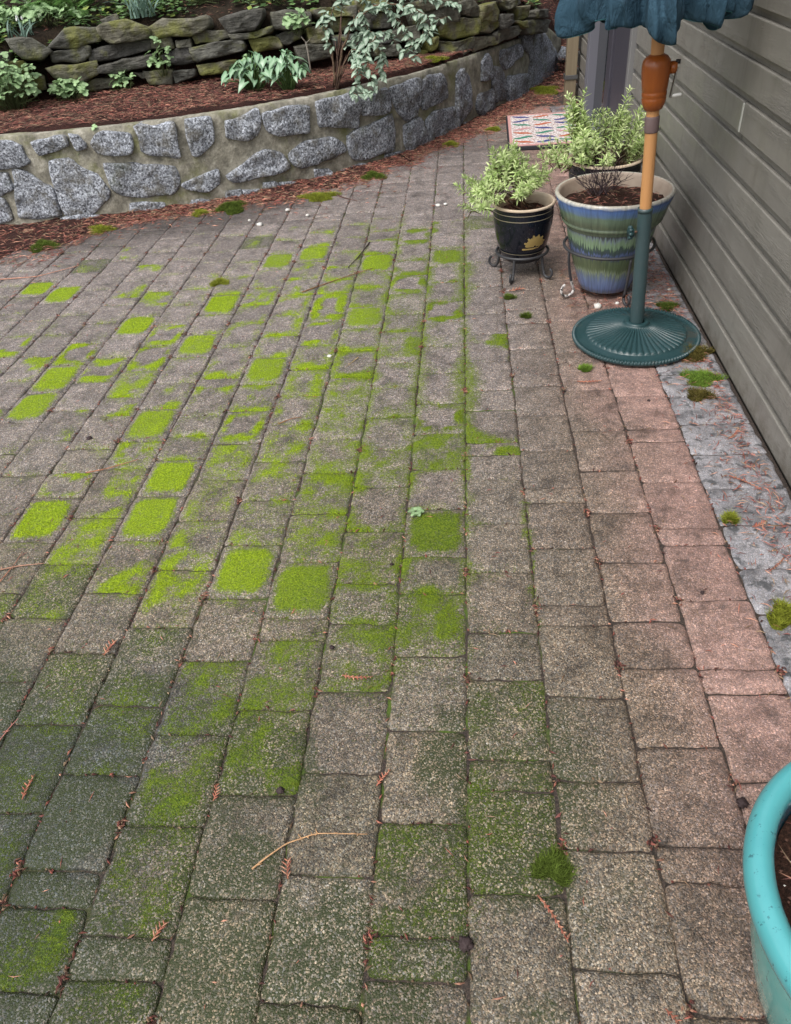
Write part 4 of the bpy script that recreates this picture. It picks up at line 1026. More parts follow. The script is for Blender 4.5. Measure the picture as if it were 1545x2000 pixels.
# lobes: angle (0 = +X, anticlockwise from above), hem height, reach, half-width
LOB = [(math.radians(182), 1.114, .330, .34), (math.radians(222), 1.128, .255, .30), (math.radians(262), 1.106, .270, .48), (math.radians(312), 1.116, .235, .34),
       (math.radians(352), 1.135, .26, .34), (math.radians(38), 1.12, .27, .30), (math.radians(88), 1.12, .27, .42), (math.radians(134), 1.12, .29, .42)]
def canopy_rows():
    base_r = np.full(nth, .135); hem = np.full(nth, 1.170)
    for a, hz_, rch, w_ in LOB:
        d = np.abs((th - a + np.pi) % (2 * np.pi) - np.pi)
        g = np.exp(-(d / w_ * 1.5) ** 2)
        base_r = np.maximum(base_r, .135 + (rch - .135) * g)
        hem = np.minimum(hem, 1.170 - (1.170 - hz_) * np.exp(-(d / w_ * 1.1) ** 2.5))
    ph = th * 17 + 1.9 * np.sin(th * 3 + .6) + 1.1 * np.sin(th * 5 + 2)
    folds = .040 * (1 - 2 * np.abs(np.sin(ph * .5)) ** .7) * (.45 + .55 * np.sin(th * 2 + 1) ** 2) + .013 * np.sin(th * 29 + 2.5 * np.sin(th * 5 + 1))
    V = []
    for k in range(nzr):
        f = k / (nzr - 1)
        z = hem + (2.45 - hem) * f ** 1.5 + .012 * np.sin(th * 13 + 1.3) * (1 - f) ** 8
        shape = np.interp(f, [0, .02, .06, .14, .30, .7, .95, 1], [.96, 1.0, 1.03, 1.05, .92, .52, .2, .12])
        twist = .25 * f
        fo = np.interp(np.mod(th + twist, 2 * np.pi), th, folds)
        crease = .022 * (fbm(np.cos(th) * 3 + 5, np.sin(th) * 3 + z * 5, 3.2, 6) - .5) + .036 * (fbm(np.cos(th) * 1.2 + 2, np.sin(th) * 1.2 + z * 3, 2.2, 16) - .5)
        rad = base_r * shape + fo * np.interp(f, [0, .1, .6, 1], [1, 1, .6, .1]) + crease
        if k == 0: rad = rad - .003
        V.append(np.c_[rad * np.cos(th), rad * np.sin(th), z])
    return np.concatenate(V)
V = canopy_rows()
V[:, 0] += LEAN * (V[:, 2] - .06)
V[:, 2] -= .06
F = np.array([(a * nth + j, a * nth + (j + 1) % nth, (a + 1) * nth + (j + 1) % nth, (a + 1) * nth + j) for a in range(nzr - 1) for j in range(nth)])
can = link('canopy', npmesh('canopy', V, F), M['cloth'], par)
sm = can.modifiers.new('thick', 'SOLIDIFY'); sm.thickness = .0012
hemv = V[:nth] * 1.0
rim = MB().tube(list(hemv + np.array([0, 0, .001])) + [hemv[0]], .0014, 4, cap=False)
in_part(link('hem', rim.mesh('hem'), plain('teal_hem_tape', (.014, .085, .10), .8), None), can)
rb = MB()
for q in range(8):
    a = LOB[q][0] + .12
    ra = (.150 if q != 3 else .175)
    tip = np.array([ra * math.cos(a), ra * math.sin(a), 1.15 - .06]) + np.array([LEAN * 1.07, 0, 0])
    tp = pp_(2.3) + np.array([.04 * math.cos(a), .04 * math.sin(a), 0])
    link('rib', MB().tube([tip, tp], .0095, 6).mesh('rib'), M['polewood'], par)

# ------------------------------------------------------------------ pots
def glaze_blue():
    t = NT('dripping_blue_green_glaze')
    P = t.obj()
    s = t.xyz(P)
    ang = t.math('ARCTAN2', s[1], s[0])
    cv = t.n('CombineXYZ', {0: t.math('MULTIPLY', ang, 9.0), 1: t.math('MULTIPLY', s[2], 3.0), 2: 0.}).outputs[0]
    n1 = t.noise(cv, 2.2, 3, .6)
    cv2 = t.n('CombineXYZ', {0: t.math('MULTIPLY', ang, 9.0), 1: t.math('MULTIPLY', s[2], 2.0), 2: 3.}).outputs[0]
    n2 = t.noise(cv2, 3, 2, .6)
    cv3 = t.n('CombineXYZ', {0: t.math('MULTIPLY', ang, 3.0), 1: t.math('MULTIPLY', s[2], 30.0), 2: 7.}).outputs[0]
    zz = t.math('ADD', s[2], t.math('ADD', t.math('MULTIPLY_ADD', n2, .10, -.05), t.math('MULTIPLY_ADD', t.noise(P, 7, 3), .05, -.025)))
    zr = t.math('ADD', s[2], t.math('MULTIPLY_ADD', t.noise(cv3, 2, 3), .02, -.01))
    use = t.maprange(s[2], .318, .322)
    body = t.ramp(t.math('DIVIDE', zz, .46), [(0, (.42, .42, .38)), (.06, (.10, .12, .14)), (.12, (.09, .13, .30)), (.22, (.12, .17, .33)), (.285, (.16, .20, .20)), (.30, (.24, .30, .18)), (.34, (.10, .13, .045)), (.44, (.11, .145, .06)), (.475, (.05, .06, .09)), (.50, (.10, .14, .34)), (.53, (.025, .04, .06)), (.585, (.03, .055, .035)), (.60, (.17, .26, .14)), (.655, (.20, .29, .17)), (.68, (.19, .24, .28)), (.70, (.06, .06, .07)), (.72, (.05, .06, .05))])
    rimc = t.ramp(t.math('DIVIDE', zr, .46), [(0, (.12, .15, .09)), (.73, (.10, .13, .07)), (.80, (.14, .18, .10)), (.875, (.13, .19, .12)), (.905, (.11, .19, .34)), (.95, (.08, .17, .45)), (.972, (.05, .10, .28)), (.986, (.42, .42, .41)), (1, (.50, .45, .37))])
    c = t.mix(use, body, rimc)
    c = t.mix(1, c, t.ramp(n1, [(.3, .65), (.7, 1.4)]), 'MULTIPLY')
    c = t.mix(.22, c, (.17, .20, .19))
    rad = t.math('SQRT', t.math('ADD', t.math('MULTIPLY', s[0], s[0]), t.math('MULTIPLY', s[1], s[1])))
    inn = t.math('MULTIPLY', t.math('LESS_THAN', rad, t.math('MULTIPLY_ADD', t.math('SUBTRACT', s[2], .36), .27, .211)), t.math('GREATER_THAN', s[2], .362))
    clay = t.mix(t.noise(P, 20, 4), (.26, .19, .14), (.46, .37, .29))
    c = t.mix(inn, c, clay)
    t.set(Base_Color=c, Roughness=t.mix(inn, (.16, .16, .16), (.6, .6, .6)), Normal=t.bump(t.noise(P, 25, 3), .12, .003))
    return t.m
def glaze_black(rz, lines, name, rad_in):
    t = NT(name)
    P = t.obj()
    s = t.xyz(P)
    c = t.mix(t.noise(P, 6, 3), (.004, .005, .010), (.010, .013, .022))
    dust = t.maprange(t.noise(P, 180, 2), .70, .74)
    c = t.mix(t.math('MULTIPLY', dust, .35), c, (.3, .3, .3))
    wob = t.math('ADD', s[2], t.math('MULTIPLY_ADD', t.noise(P, 6, 1), .004, -.002))
    for z in lines:
        k = t.math('LESS_THAN', t.math('ABSOLUTE', t.math('SUBTRACT', wob, z)), .0014)
        c = t.mix(t.math('MULTIPLY', k, .8), c, (.42, .36, .24))
    lip = t.math('GREATER_THAN', wob, rz - .011)
    rad = t.math('SQRT', t.math('ADD', t.math('MULTIPLY', s[0], s[0]), t.math('MULTIPLY', s[1], s[1])))
    inn = t.math('MULTIPLY', t.math('LESS_THAN', rad, rad_in), t.math('GREATER_THAN', s[2], rz - .09))
    k = t.math('MAXIMUM', lip, inn)
    clay = t.mix(t.noise(P, 18, 5), (.42, .29, .19), (.68, .58, .46))
    c = t.mix(k, c, clay)
    t.set(Base_Color=c, Roughness=t.mix(k, (.12, .12, .12), (.6, .6, .6)))
    return t.m
def soil_disc(name, R, z, root, amp=.008, seed=0):
    n = 40
    V = [(0, 0, z + .01)]
    for k in range(1, 9):
        for j in range(n):
            r_ = R * k / 8; a = j * 2 * math.pi / n
            x, y = r_ * math.cos(a), r_ * math.sin(a)
            V.append((x, y, z + amp * (float(fbm(np.array(x + seed), np.array(y), 25, 3)) - .5) * 3 + .012 * (1 - (k / 8) ** 2)))
    F3 = [(0, 1 + j, 1 + (j + 1) % n) for j in range(n)]
    F4 = [(1 + (k - 1) * n + j, 1 + k * n + j, 1 + k * n + (j + 1) % n, 1 + (k - 1) * n + (j + 1) % n) for k in range(1, 8) for j in range(n)]
    return link(name, npmesh(name, V, [np.array(F3), np.array(F4)]), M['potsoil'], root)
def scroll_leg(root, a, r0, z0, rfoot, mat, rad=.0065, up=0, label=None, R=.026):
    """a wrought iron leg: from the ring down to the ground, ending in an outward scroll"""
    pts = []
    ca, sa = math.cos(a), math.sin(a)
    def P(r_, z): return np.array([r_ * ca, r_ * sa, z])
    for f in np.linspace(0, 1, 9):
        pts.append(P(r0 + (rfoot - r0) * (f ** 2), z0 * (1 - f) + .033 * f + up * (1 - f)))
    rc = rfoot + R
    for q in np.linspace(0, 1, 16):
        ph = math.pi + q * math.pi * 1.35
        rr_ = R * (1 - .12 * q)
        pts.append(P(rc + rr_ * math.cos(ph), R + .008 + rr_ * math.sin(ph)))
    o = link('leg', MB().tube(pts, rad, 8).mesh('leg'), mat, root)
    if label: o['label'] = label
    return o
def torus_pts(R, z, n=64): return [np.array([R * math.cos(a), R * math.sin(a), z]) for a in np.linspace(0, 2 * math.pi, n + 1)]

def needle_mb(mb, P, L, wid, col, flat=.35, z_of=None):
    """thin bent needles lying about, each a three sided sliver"""
    n = len(P)
    a = rng.random(n) * 2 * np.pi
    d = np.c_[np.cos(a), np.sin(a), (rng.random(n) - .5) * flat]
    sd_ = np.c_[-np.sin(a), np.cos(a), 0 * a]
    up = np.array([0, 0, 1.])
    k = (rng.random(n) - .5) * .5
    A = P - d * (L / 2)[:, None]; B = P + d * (L / 2)[:, None]
    Mid = P + sd_ * (L * k * .5)[:, None] + up * (L * .06)[:, None]
    w = wid[:, None]
    V = np.stack([A, Mid - sd_ * w, Mid + sd_ * w, Mid + up * w * 1.2, B], 1)
    b = (np.arange(n) * 5)[:, None]
    F = np.concatenate([b + np.array(f) for f in ((0, 1, 3), (0, 3, 2), (0, 2, 1), (4, 3, 1), (4, 2, 3), (4, 1, 2))])
    mb.add(V.reshape(-1, 3), F, (), np.repeat(col, 5, 0))

def needle_cols(n, dark=0.):
    pal = np.array([[.34, .115, .085], [.24, .075, .058], [.42, .165, .115], [.13, .05, .042], [.50, .25, .17], [.19, .07, .06], [.20, .125, .075], [.32, .22, .14]])
    c = pal[rng.integers(0, len(pal), n)] * (.7 + .6 * rng.random(n))[:, None]
    return c * (1 - dark)

# blue and green glazed pot
blue = empty('flower_pot', (.637, 3.43, 0))
tag(blue, 'large flower pot with dripping blue and green glaze behind the parasol pole', 'flower pot')
bp_ = [(.005, .030), (.108, .030), (.119, .036), (.128, .065), (.148, .125), (.170, .20), (.187, .265), (.196, .315), (.199, .322), (.204, .327), (.2035, .331), (.212, .336), (.2185, .345), (.2165, .351), (.2145, .354), (.225, .362), (.233, .395), (.2445, .425), (.2515, .445), (.2535, .454), (.250, .4615), (.242, .463), (.234, .459), (.230, .45), (.222, .42), (.212, .385), (.205, .36)]
link('pot_body', MB().lathe(bp_, 96).mesh('pot_body'), glaze_blue(), blue)
soil_disc('pot_soil', .219, .405, blue, .010)
st_ = empty('plant_stand', (.637, 3.43, 0))
tag(st_, 'wide wrought iron stand with peeling scroll feet under the blue green pot', 'plant stand')
link('ring', MB().tube(torus_pts(.199, .226), .0068, 8, cap=False).mesh('ring'), M['iron'], st_)
peel = NT('peeling_white_paint')
peel.set(Base_Color=peel.mix(peel.maprange(peel.noise(peel.obj(), 60, 4), .42, .52), (.04, .035, .035), (.55, .52, .50)), Roughness=.7)
scroll_leg(st_, math.radians(200), .196, .222, .158, M['iron'], .0062, 0, None, .033)
scroll_leg(st_, math.radians(-70), .196, .222, .175, M['iron'])
scroll_leg(st_, math.radians(80), .196, .222, .175, M['iron'])
# the bottom of the left scroll has lost its black paint
sc_ = st_.children[1] if False else [c for c in st_.children if c.name.startswith('leg')][0]
sc_.data.materials.append(peel.m)
for p_ in sc_.data.polygons:
    if sum(sc_.data.vertices[v].co.z for v in p_.vertices) / len(p_.vertices) < .075: p_.material_index = 1
sc_['label'] = 'scroll foot with white peeling paint'

# black pot with golden fan
blk = empty('flower_pot', (.268, 3.70, 0))
tag(blk, 'glossy black flower pot with thin gold rings and a golden fan emblem', 'flower pot')
kp = [(.005, .072), (.078, .072), (.088, .079), (.102, .105), (.119, .145), (.132, .195), (.1405, .25), (.1435, .29), (.1425, .32), (.1445, .333), (.150, .340), (.1495, .347), (.143, .350), (.137, .347), (.1325, .335), (.130, .30), (.126, .26)]
link('pot_body', MB().lathe(kp, 80).mesh('pot_body'), glaze_black(.350, (.318, .292, .128), 'black_glaze_gold_lines', .137), blk)
soil_disc('pot_soil', .129, .298, blk, .008, 3)
def black_r(z): return float(np.interp(z, [p[1] for p in kp[2:9]], [p[0] for p in kp[2:9]]))
gold = plain('gold_paint', (.45, .33, .12), .45, Metallic=.25)
em = MB()
fa = math.radians(-66)
def on_pot(u, z, e=.0012):
    r_ = black_r(z) + e
    a = fa + u / .13
    return np.array([r_ * math.cos(a), r_ * math.sin(a), z])
for q in range(13):
    ang = math.radians(8 + q * 13.6)
    ln = (.050, .059)[q % 2]
    V = []
    for k, (f, w_) in enumerate(((.12, .0015), (.55, .0045), (.85, .0062), (1.0, .0028))):
        cx_, cz_ = math.cos(ang) * ln * f, math.sin(ang) * ln * f
        px_, pz_ = -math.sin(ang) * w_, math.cos(ang) * w_
        V += [on_pot(cx_ + px_, .168 + cz_ + pz_), on_pot(cx_ - px_, .168 + cz_ - pz_)]
    em.add(V, (), [(2 * k, 2 * k + 1, 2 * k + 3, 2 * k + 2) for k in range(3)])
V = []
for k in range(9):
    u = -.064 + k * .0140
    V += [on_pot(u, .166 - .004 + (.010 if k > 6 else 0) * (k - 6)), on_pot(u, .1585 - .004 + (.010 if k > 6 else 0) * (k - 6) + .003 * (k > 4))]
em.add(V, (), [(2 * k, 2 * k + 1, 2 * k + 3, 2 * k + 2) for k in range(8)])
eo = link('fan_emblem', em.mesh('fan_emblem', False), gold, blk)
eo.modifiers.new('t', 'SOLIDIFY').thickness = .0008
bst = empty('plant_stand', (.268, 3.70, 0))
tag(bst, 'small wrought iron stand with scroll feet under the black gold ringed pot', 'plant stand')
link('ring', MB().tube(torus_pts(.126, .112), .0068, 8, cap=False).mesh('ring'), M['iron'], bst)
for a in (-111, -41, 55, 150): scroll_leg(bst, math.radians(a), .122, .108, .134, M['iron'])

# black pot at the back
bkp = empty('flower_pot', (.735, 4.31, 0))
tag(bkp, 'wide black flower pot with pale clay rim half hidden behind the blue pot', 'flower pot')
kp2 = [(.005, .0), (.115, .0), (.122, .006), (.140, .06), (.165, .15), (.182, .24), (.188, .30), (.186, .325), (.191, .338), (.199, .347), (.198, .357), (.189, .361), (.181, .357), (.176, .345), (.172, .30), (.165, .26)]
link('pot_body', MB().lathe(kp2, 80).mesh('pot_body'), glaze_black(.361, (.30, .27), 'black_glaze_back_pot', .181), bkp)
soil_disc('pot_soil', .17, .29, bkp, .008, 5)

# turquoise pot in the foreground
tq = empty('flower_pot', (.630, .462, 0))
tag(tq, 'turquoise glazed flower pot with thick rounded rim at the right corner', 'flower pot')
def glaze_tq():
    t = NT('turquoise_glaze')
    P = t.obj()
    c = t.mix(t.noise(P, 9, 4), (.06, .28, .31), (.11, .42, .43))
    c = t.mix(t.maprange(t.xyz(P)[2], .30, .36), t.mix(t.noise(P, 14, 4), (.10, .34, .33), (.17, .42, .38)), c)
    rad = t.math('SQRT', t.math('ADD', t.math('MULTIPLY', t.xyz(P)[0], t.xyz(P)[0]), t.math('MULTIPLY', t.xyz(P)[1], t.xyz(P)[1])))
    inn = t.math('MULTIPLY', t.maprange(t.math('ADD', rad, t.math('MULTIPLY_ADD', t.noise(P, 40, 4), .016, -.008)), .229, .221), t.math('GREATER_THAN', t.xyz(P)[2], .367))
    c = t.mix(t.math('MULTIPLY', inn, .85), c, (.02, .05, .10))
    sp = t.maprange(t.noise(t.map(P, (1, 1, .6)), 70, 5, .75), .60, .66)
    c = t.mix(t.math('MULTIPLY', sp, .6), c, (.02, .05, .07))
    ck = t.maprange(t.noise(t.map(P, (1, 1, .35), (.3, .2, 0)), 13, 4, .6, 1.2), .60, .66)
    c = t.mix(t.math('MULTIPLY', t.math('MULTIPLY', ck, t.math('LESS_THAN', t.xyz(P)[2], .31)), .75), c, (.025, .05, .055))
    t.set(Base_Color=c, Roughness=t.ramp(t.noise(P, 30, 3), [(.35, .05), (.7, .22)]), Normal=t.bump(t.noise(P, 18, 3), .15, .004))
    return t.m
tp = [(.005, 0), (.145, 0), (.153, .006), (.172, .06), (.195, .14), (.212, .21), (.222, .27), (.226, .315), (.229, .345), (.234, .356), (.2445, .366), (.256, .383), (.2625, .402), (.263, .418), (.257, .433), (.246, .4405), (.235, .438), (.2265, .428), (.222, .41), (.220, .38), (.216, .33)]
link('pot_body', MB().lathe(tp, 128).mesh('pot_body'), glaze_tq(), tq)
soil_disc('pot_soil', .2185, .372, tq, .010, 9)
pl = MB()
n = 700
r_ = .21 * np.sqrt(rng.random(n)); a = rng.random(n) * 2 * np.pi
for k in range(n):
    x, y = r_[k] * math.cos(a[k]), r_[k] * math.sin(a[k])
    z = .390 - .006 * (r_[k] / .21) ** 2
    s_ = rng.uniform(.0018, .0045)
    Vv = np.array([(1, 0, 0), (-1, 0, 0), (0, 1, 0), (0, -1, 0), (0, 0, 1), (0, 0, -1)]) * s_ * (.7 + .6 * rng.random((6, 1))) + (x, y, z)
    cc = (.62, .60, .55) if rng.random() < .5 else (.10, .05, .035)
    pl.add(Vv, [(0, 2, 4), (2, 1, 4), (1, 3, 4), (3, 0, 4), (2, 0, 5), (1, 2, 5), (3, 1, 5), (0, 3, 5)], (), cc)
o = link('perlite', pl.mesh('perlite', False), M['litter'], tq)
tag(o, kind='stuff')

# ------------------------------------------------------------------ doormat
mt = empty('doormat', (.608, 6.45, 0), math.radians(-1.5))
tag(mt, 'doormat with pink border and coloured leaf strokes, dark rubber edge', 'doormat')
mm_ = MB().box((-.287, -.50, .001), (.287, .50, .030))
bevel(link('rubber_backing', mm_.mesh('rubber_backing', False), plain('black_rubber', (.018, .018, .022), .7), mt), .006)
t = NT('printed_mat')
P = t.obj(); s = t.xyz(P)
n_ = t.noise(t.map(P, (70, 40, 1)), 1, 3, .7)
c = t.ramp(n_, [(.42, (.30, .22, .20)), (.50, (.62, .56, .54)), (.6, (.70, .66, .66))])
c = t.mix(t.maprange(t.noise(P, 55, 2), .62, .66), c, (.50, .16, .13))
edge = t.math('MAXIMUM', t.math('GREATER_THAN', t.math('ABSOLUTE', s[0]), .252), t.math('GREATER_THAN', t.math('ABSOLUTE', s[1]), .450))
c = t.mix(edge, c, t.mix(t.noise(P, 90, 2), (.45, .20, .19), (.62, .38, .35)))
t.set(Base_Color=c, Roughness=.9, Normal=t.bump(t.noise(P, 220, 2), .5, .003))
mo_ = MB().box((-.274, -.487, .0295), (.274, .487, .034))
link('printed_face', mo_.mesh('printed_face', False), t.m, mt)
inks = {'navy': (.045, .055, .20), 'green': (.03, .20, .13), 'orange': (.45, .12, .055), 'pink': (.50, .26, .27)}
im = {k: plain('print_' + k, v, .9) for k, v in inks.items()}
seq = ['orange', 'navy', 'green', 'navy', 'orange', 'green', 'pink', 'navy', 'green']
k_ = 0
for iy, y in enumerate(np.linspace(-.39, .39, 7)):
    for ix, x in enumerate((-.165, .0, .165)):
        V = []
        tl = .16 * (1 if (ix + iy) % 2 else -1)
        for q in range(9):
            f = q / 8 - .5
            w_ = .040 * math.sin(math.pi * min(1, max(.06, q / 8 + .02))) ** .5
            yy = y + tl * f * .35 + .006 * math.sin(f * 9)
            V += [(x + f * .145, yy - w_ * .62, .0352), (x + f * .145, yy + w_ * .62, .0352)]
        mb = MB().add(V, (), [(2 * a_, 2 * a_ + 2, 2 * a_ + 3, 2 * a_ + 1) for a_ in range(8)])
        link('leaf_print', mb.mesh('leaf_print', False), im[seq[(iy * 2 + ix) % len(seq)]], mt)

# ------------------------------------------------------------------ plants
def leaf_verts(L, Wd, n=5, droop=.25, fold=.25, tip=1.6):
    """an outline of one leaf along +X, root at the origin, three vertices across"""
    V = []
    for k in range(n + 1):
        f = k / n
        w_ = Wd * (math.sin(math.pi * min(.98, f * .9 + .08)) ** tip if f < 1 else 0)
        z = -droop * L * f * f
        V += [(L * f, -w_ / 2, z + fold * w_ / 2), (L * f, 0, z), (L * f, w_ / 2, z + fold * w_ / 2)]
    F = []
    for k in range(n):
        a = 3 * k
        F += [(a, a + 3, a + 4, a + 1), (a + 1, a + 4, a + 5, a + 2)]
    return np.array(V), F
def rot(ax, ang): return np.array(Matrix.Rotation(ang, 3, ax))

def lavender_sprig(seed, H, nl):
    r_ = random.Random(seed)
    mb = MB()
    bend = r_.uniform(.1, .5)
    pts = [np.array([bend * H * f * f * .5, 0, H * f * (1 - .12 * f)]) for f in np.linspace(0, 1, 6)]
    mb.tube(pts, [.0022, .002, .0018, .0016, .0014, .001], 5, (.12, .13, .06))
    for k in range(nl):
        f = .22 + .78 * (k / nl) ** .9
        p = np.array([bend * H * f * f * .5, 0, H * f * (1 - .12 * f)])
        L = r_.uniform(.034, .056) * (1 - .45 * max(0, f - .75) / .25)
        V, F = leaf_verts(L, r_.uniform(.0078, .0115), 3, r_.uniform(-.1, .35), .3, .9)
        el = r_.uniform(.15, .8) + (.5 if f > .85 else 0)
        az = k * 2.4 + r_.uniform(-.4, .4)
        V = V @ rot('X', r_.uniform(-.6, .6)).T @ rot('Y', -el).T @ rot('Z', az).T
        g = r_.random()
        if f < .36 and r_.random() < .5: c_ = np.array([.16, .11, .06])
        else: c_ = np.array([.33, .47, .14]) * (1 - g) + np.array([.74, .82, .45]) * g
        mb.add(V + p, (), F, c_)
    return mb.mesh('sprig')
SPR = [lavender_sprig(k, (.15, .19, .22, .17, .24, .13)[k], (24, 30, 34, 26, 36, 22)[k]) for k in range(6)]
SPR_LOOSE = [lavender_sprig(20 + k, (.24, .29, .20)[k], (26, 30, 22)[k]) for k in range(3)]

def orient(o, base, dirv, roll):
    q = Vector(dirv).normalized().to_track_quat('Z', 'Y')
    o.location = base
    o.rotation_mode = 'QUATERNION'
    o.rotation_quaternion = q @ Matrix.Rotation(roll, 3, 'Z').to_quaternion()

def shrublet(root, spots, meshes, seed, scale=(.85, 1.2)):
    r_ = random.Random(seed)
    for b, d in spots:
        o = link('sprig', r_.choice(meshes), M['sprig'], root)
        orient(o, b, d, r_.uniform(0, 6.28))
        s_ = r_.uniform(*scale)
        o.scale = (s_, s_, s_)

# lavender spilling to the left of the black pot
lav = empty('lavender_plant', (.268, 3.70, .305))
tag(lav, 'pale green lavender leaning left out of the black gold ringed pot', 'potted plant')
r_ = random.Random(4)
spots = []
for k in range(120):
    a = r_.uniform(0, 6.28)
    rad = r_.uniform(.0, 1) ** .6
    cx_, cy_, cz_ = -.105 + .150 * rad * math.cos(a), .0 + .12 * rad * math.sin(a), .09 + .10 * (1 - rad * rad) + r_.uniform(-.04, .03)
    if cx_ < -.16: cz_ -= .75 * (-.16 - cx_) + .02
    b = Vector((cx_ * .85, cy_ * .85, max(.02, cz_ * .75) if cx_ > -.14 else cz_ * .6))
    d = Vector((cx_ * 1.0 + .06 + r_.uniform(-.05, .05), cy_ * 1.2 + r_.uniform(-.05, .05), .10 + .11 * (1 - rad)))
    spots.append((b, d))
for k in range(7):
    spots.append((Vector((-.09 + r_.uniform(-.03, .03), .02, .08)), Vector((-.02 + r_.uniform(-.08, .08), .05, .3))))
shrublet(lav, spots, SPR, 8, (.5, .8))
tw = MB()
for k in range(16):
    e = np.array(r_.choice(spots)[0]) + (0, 0, .02)
    tw.tube([np.array([r_.uniform(-.05, .05), r_.uniform(-.05, .05), -.01]), e * .5 + (0, 0, .02), e], [.004, .003, .002], 5, (.13, .07, .045))
link('woody_stem', tw.mesh('woody_stem'), M['bark'], lav)

# taller lavender in the back pot
lv2 = empty('lavender_plant', (.735, 4.31, .30))
tag(lv2, 'taller open lavender bush rising from the pot behind the blue one', 'potted plant')
spots = []
for k in range(150):
    a = r_.uniform(0, 6.28); rad = r_.uniform(0, 1) ** .55
    x, y = -.05 + .25 * rad * math.cos(a), .02 + .17 * rad * math.sin(a)
    z = .15 - .13 * rad * rad + r_.uniform(-.07, .05)
    if x < -.2: z -= .10
    spots.append((Vector((x * .85, y * .85, max(.0, z))), Vector((x + .09 + r_.uniform(-.06, .06), y * 1.2 + r_.uniform(-.06, .06), .20 + r_.uniform(0, .1)))))
for k in range(6): spots.append((Vector((.16 + r_.uniform(-.02, .05), -.02, .06 + r_.uniform(0, .06))), Vector((.25, -.05, .12 + r_.uniform(-.1, .1)))))
for k in range(5): spots.append((Vector((-.16, .0, .20)), Vector((-.05 + r_.uniform(-.05, .05), .04, .3))))
shrublet(lv2, spots, SPR + SPR_LOOSE[:2], 9, (.6, .95))
tw = MB()
for k in range(34):
    e = np.array(r_.choice(spots)[0])
    p0 = np.array([-.03 + r_.uniform(-.06, .06), r_.uniform(-.06, .06), -.01])
    tw.tube([p0, p0 * .5 + e * .5 + (0, 0, .01), e + (0, 0, .02)], [.0045, .0035, .002], 5, (.085, .05, .04))
link('woody_stem', tw.mesh('woody_stem'), M['bark'], lv2)

# dead twiggy plant in the blue pot
dp = empty('dried_plant', (.60, 3.50, .41))
tag(dp, 'bare tangle of dark dead twigs standing in the blue green pot', 'dead plant')
tw = MB()
def twig(p, d, L, rad, depth):
    q = p + d * L
    mid = (p + q) / 2 + np.array([r_.uniform(-1, 1), r_.uniform(-1, 1), r_.uniform(-.5, .5)]) * L * .1
    g = r_.uniform(.7, 1.5)
    tw.tube([p, mid, q], [rad, rad * .8, rad * .6], 4, np.array([.06, .042, .045]) * g)
    if depth:
        for _ in range(3):
            d2 = d + np.array([r_.uniform(-1, 1), r_.uniform(-1, 1), r_.uniform(-.6, .8)]) * .65
            d2 /= np.linalg.norm(d2)
            twig(q if r_.random() < .6 else mid, d2, L * r_.uniform(.5, .85), rad * .6, depth - 1)
for k in range(22):
    a = r_.uniform(0, 6.28)
    d = np.array([math.cos(a) * .6, math.sin(a) * .5, r_.uniform(.5, 1.1)]); d /= np.linalg.norm(d)
    twig(np.array([r_.uniform(-.045, .045), r_.uniform(-.04, .04), -.005]), d, r_.uniform(.05, .085), .0026, 2)
link('dead_twigs', tw.mesh('dead_twigs'), M['bark'], dp)

# seedling in the turquoise pot
sd2 = empty('seedling', (.556, .46, .383))
tag(sd2, 'pale yellow green seedling in the soil of the turquoise pot', 'seedling')
for k in range(7):
    V, F = leaf_verts(.030 + .008 * (k % 3), .011, 4, .2, .3, 1)
    me = MB().add(V, (), F, (.42, .48, .22)).mesh('leaf')
    o = link('leaf', me, M['leaf'], sd2)
    o.rotation_euler = (0, -.5, k * .9)

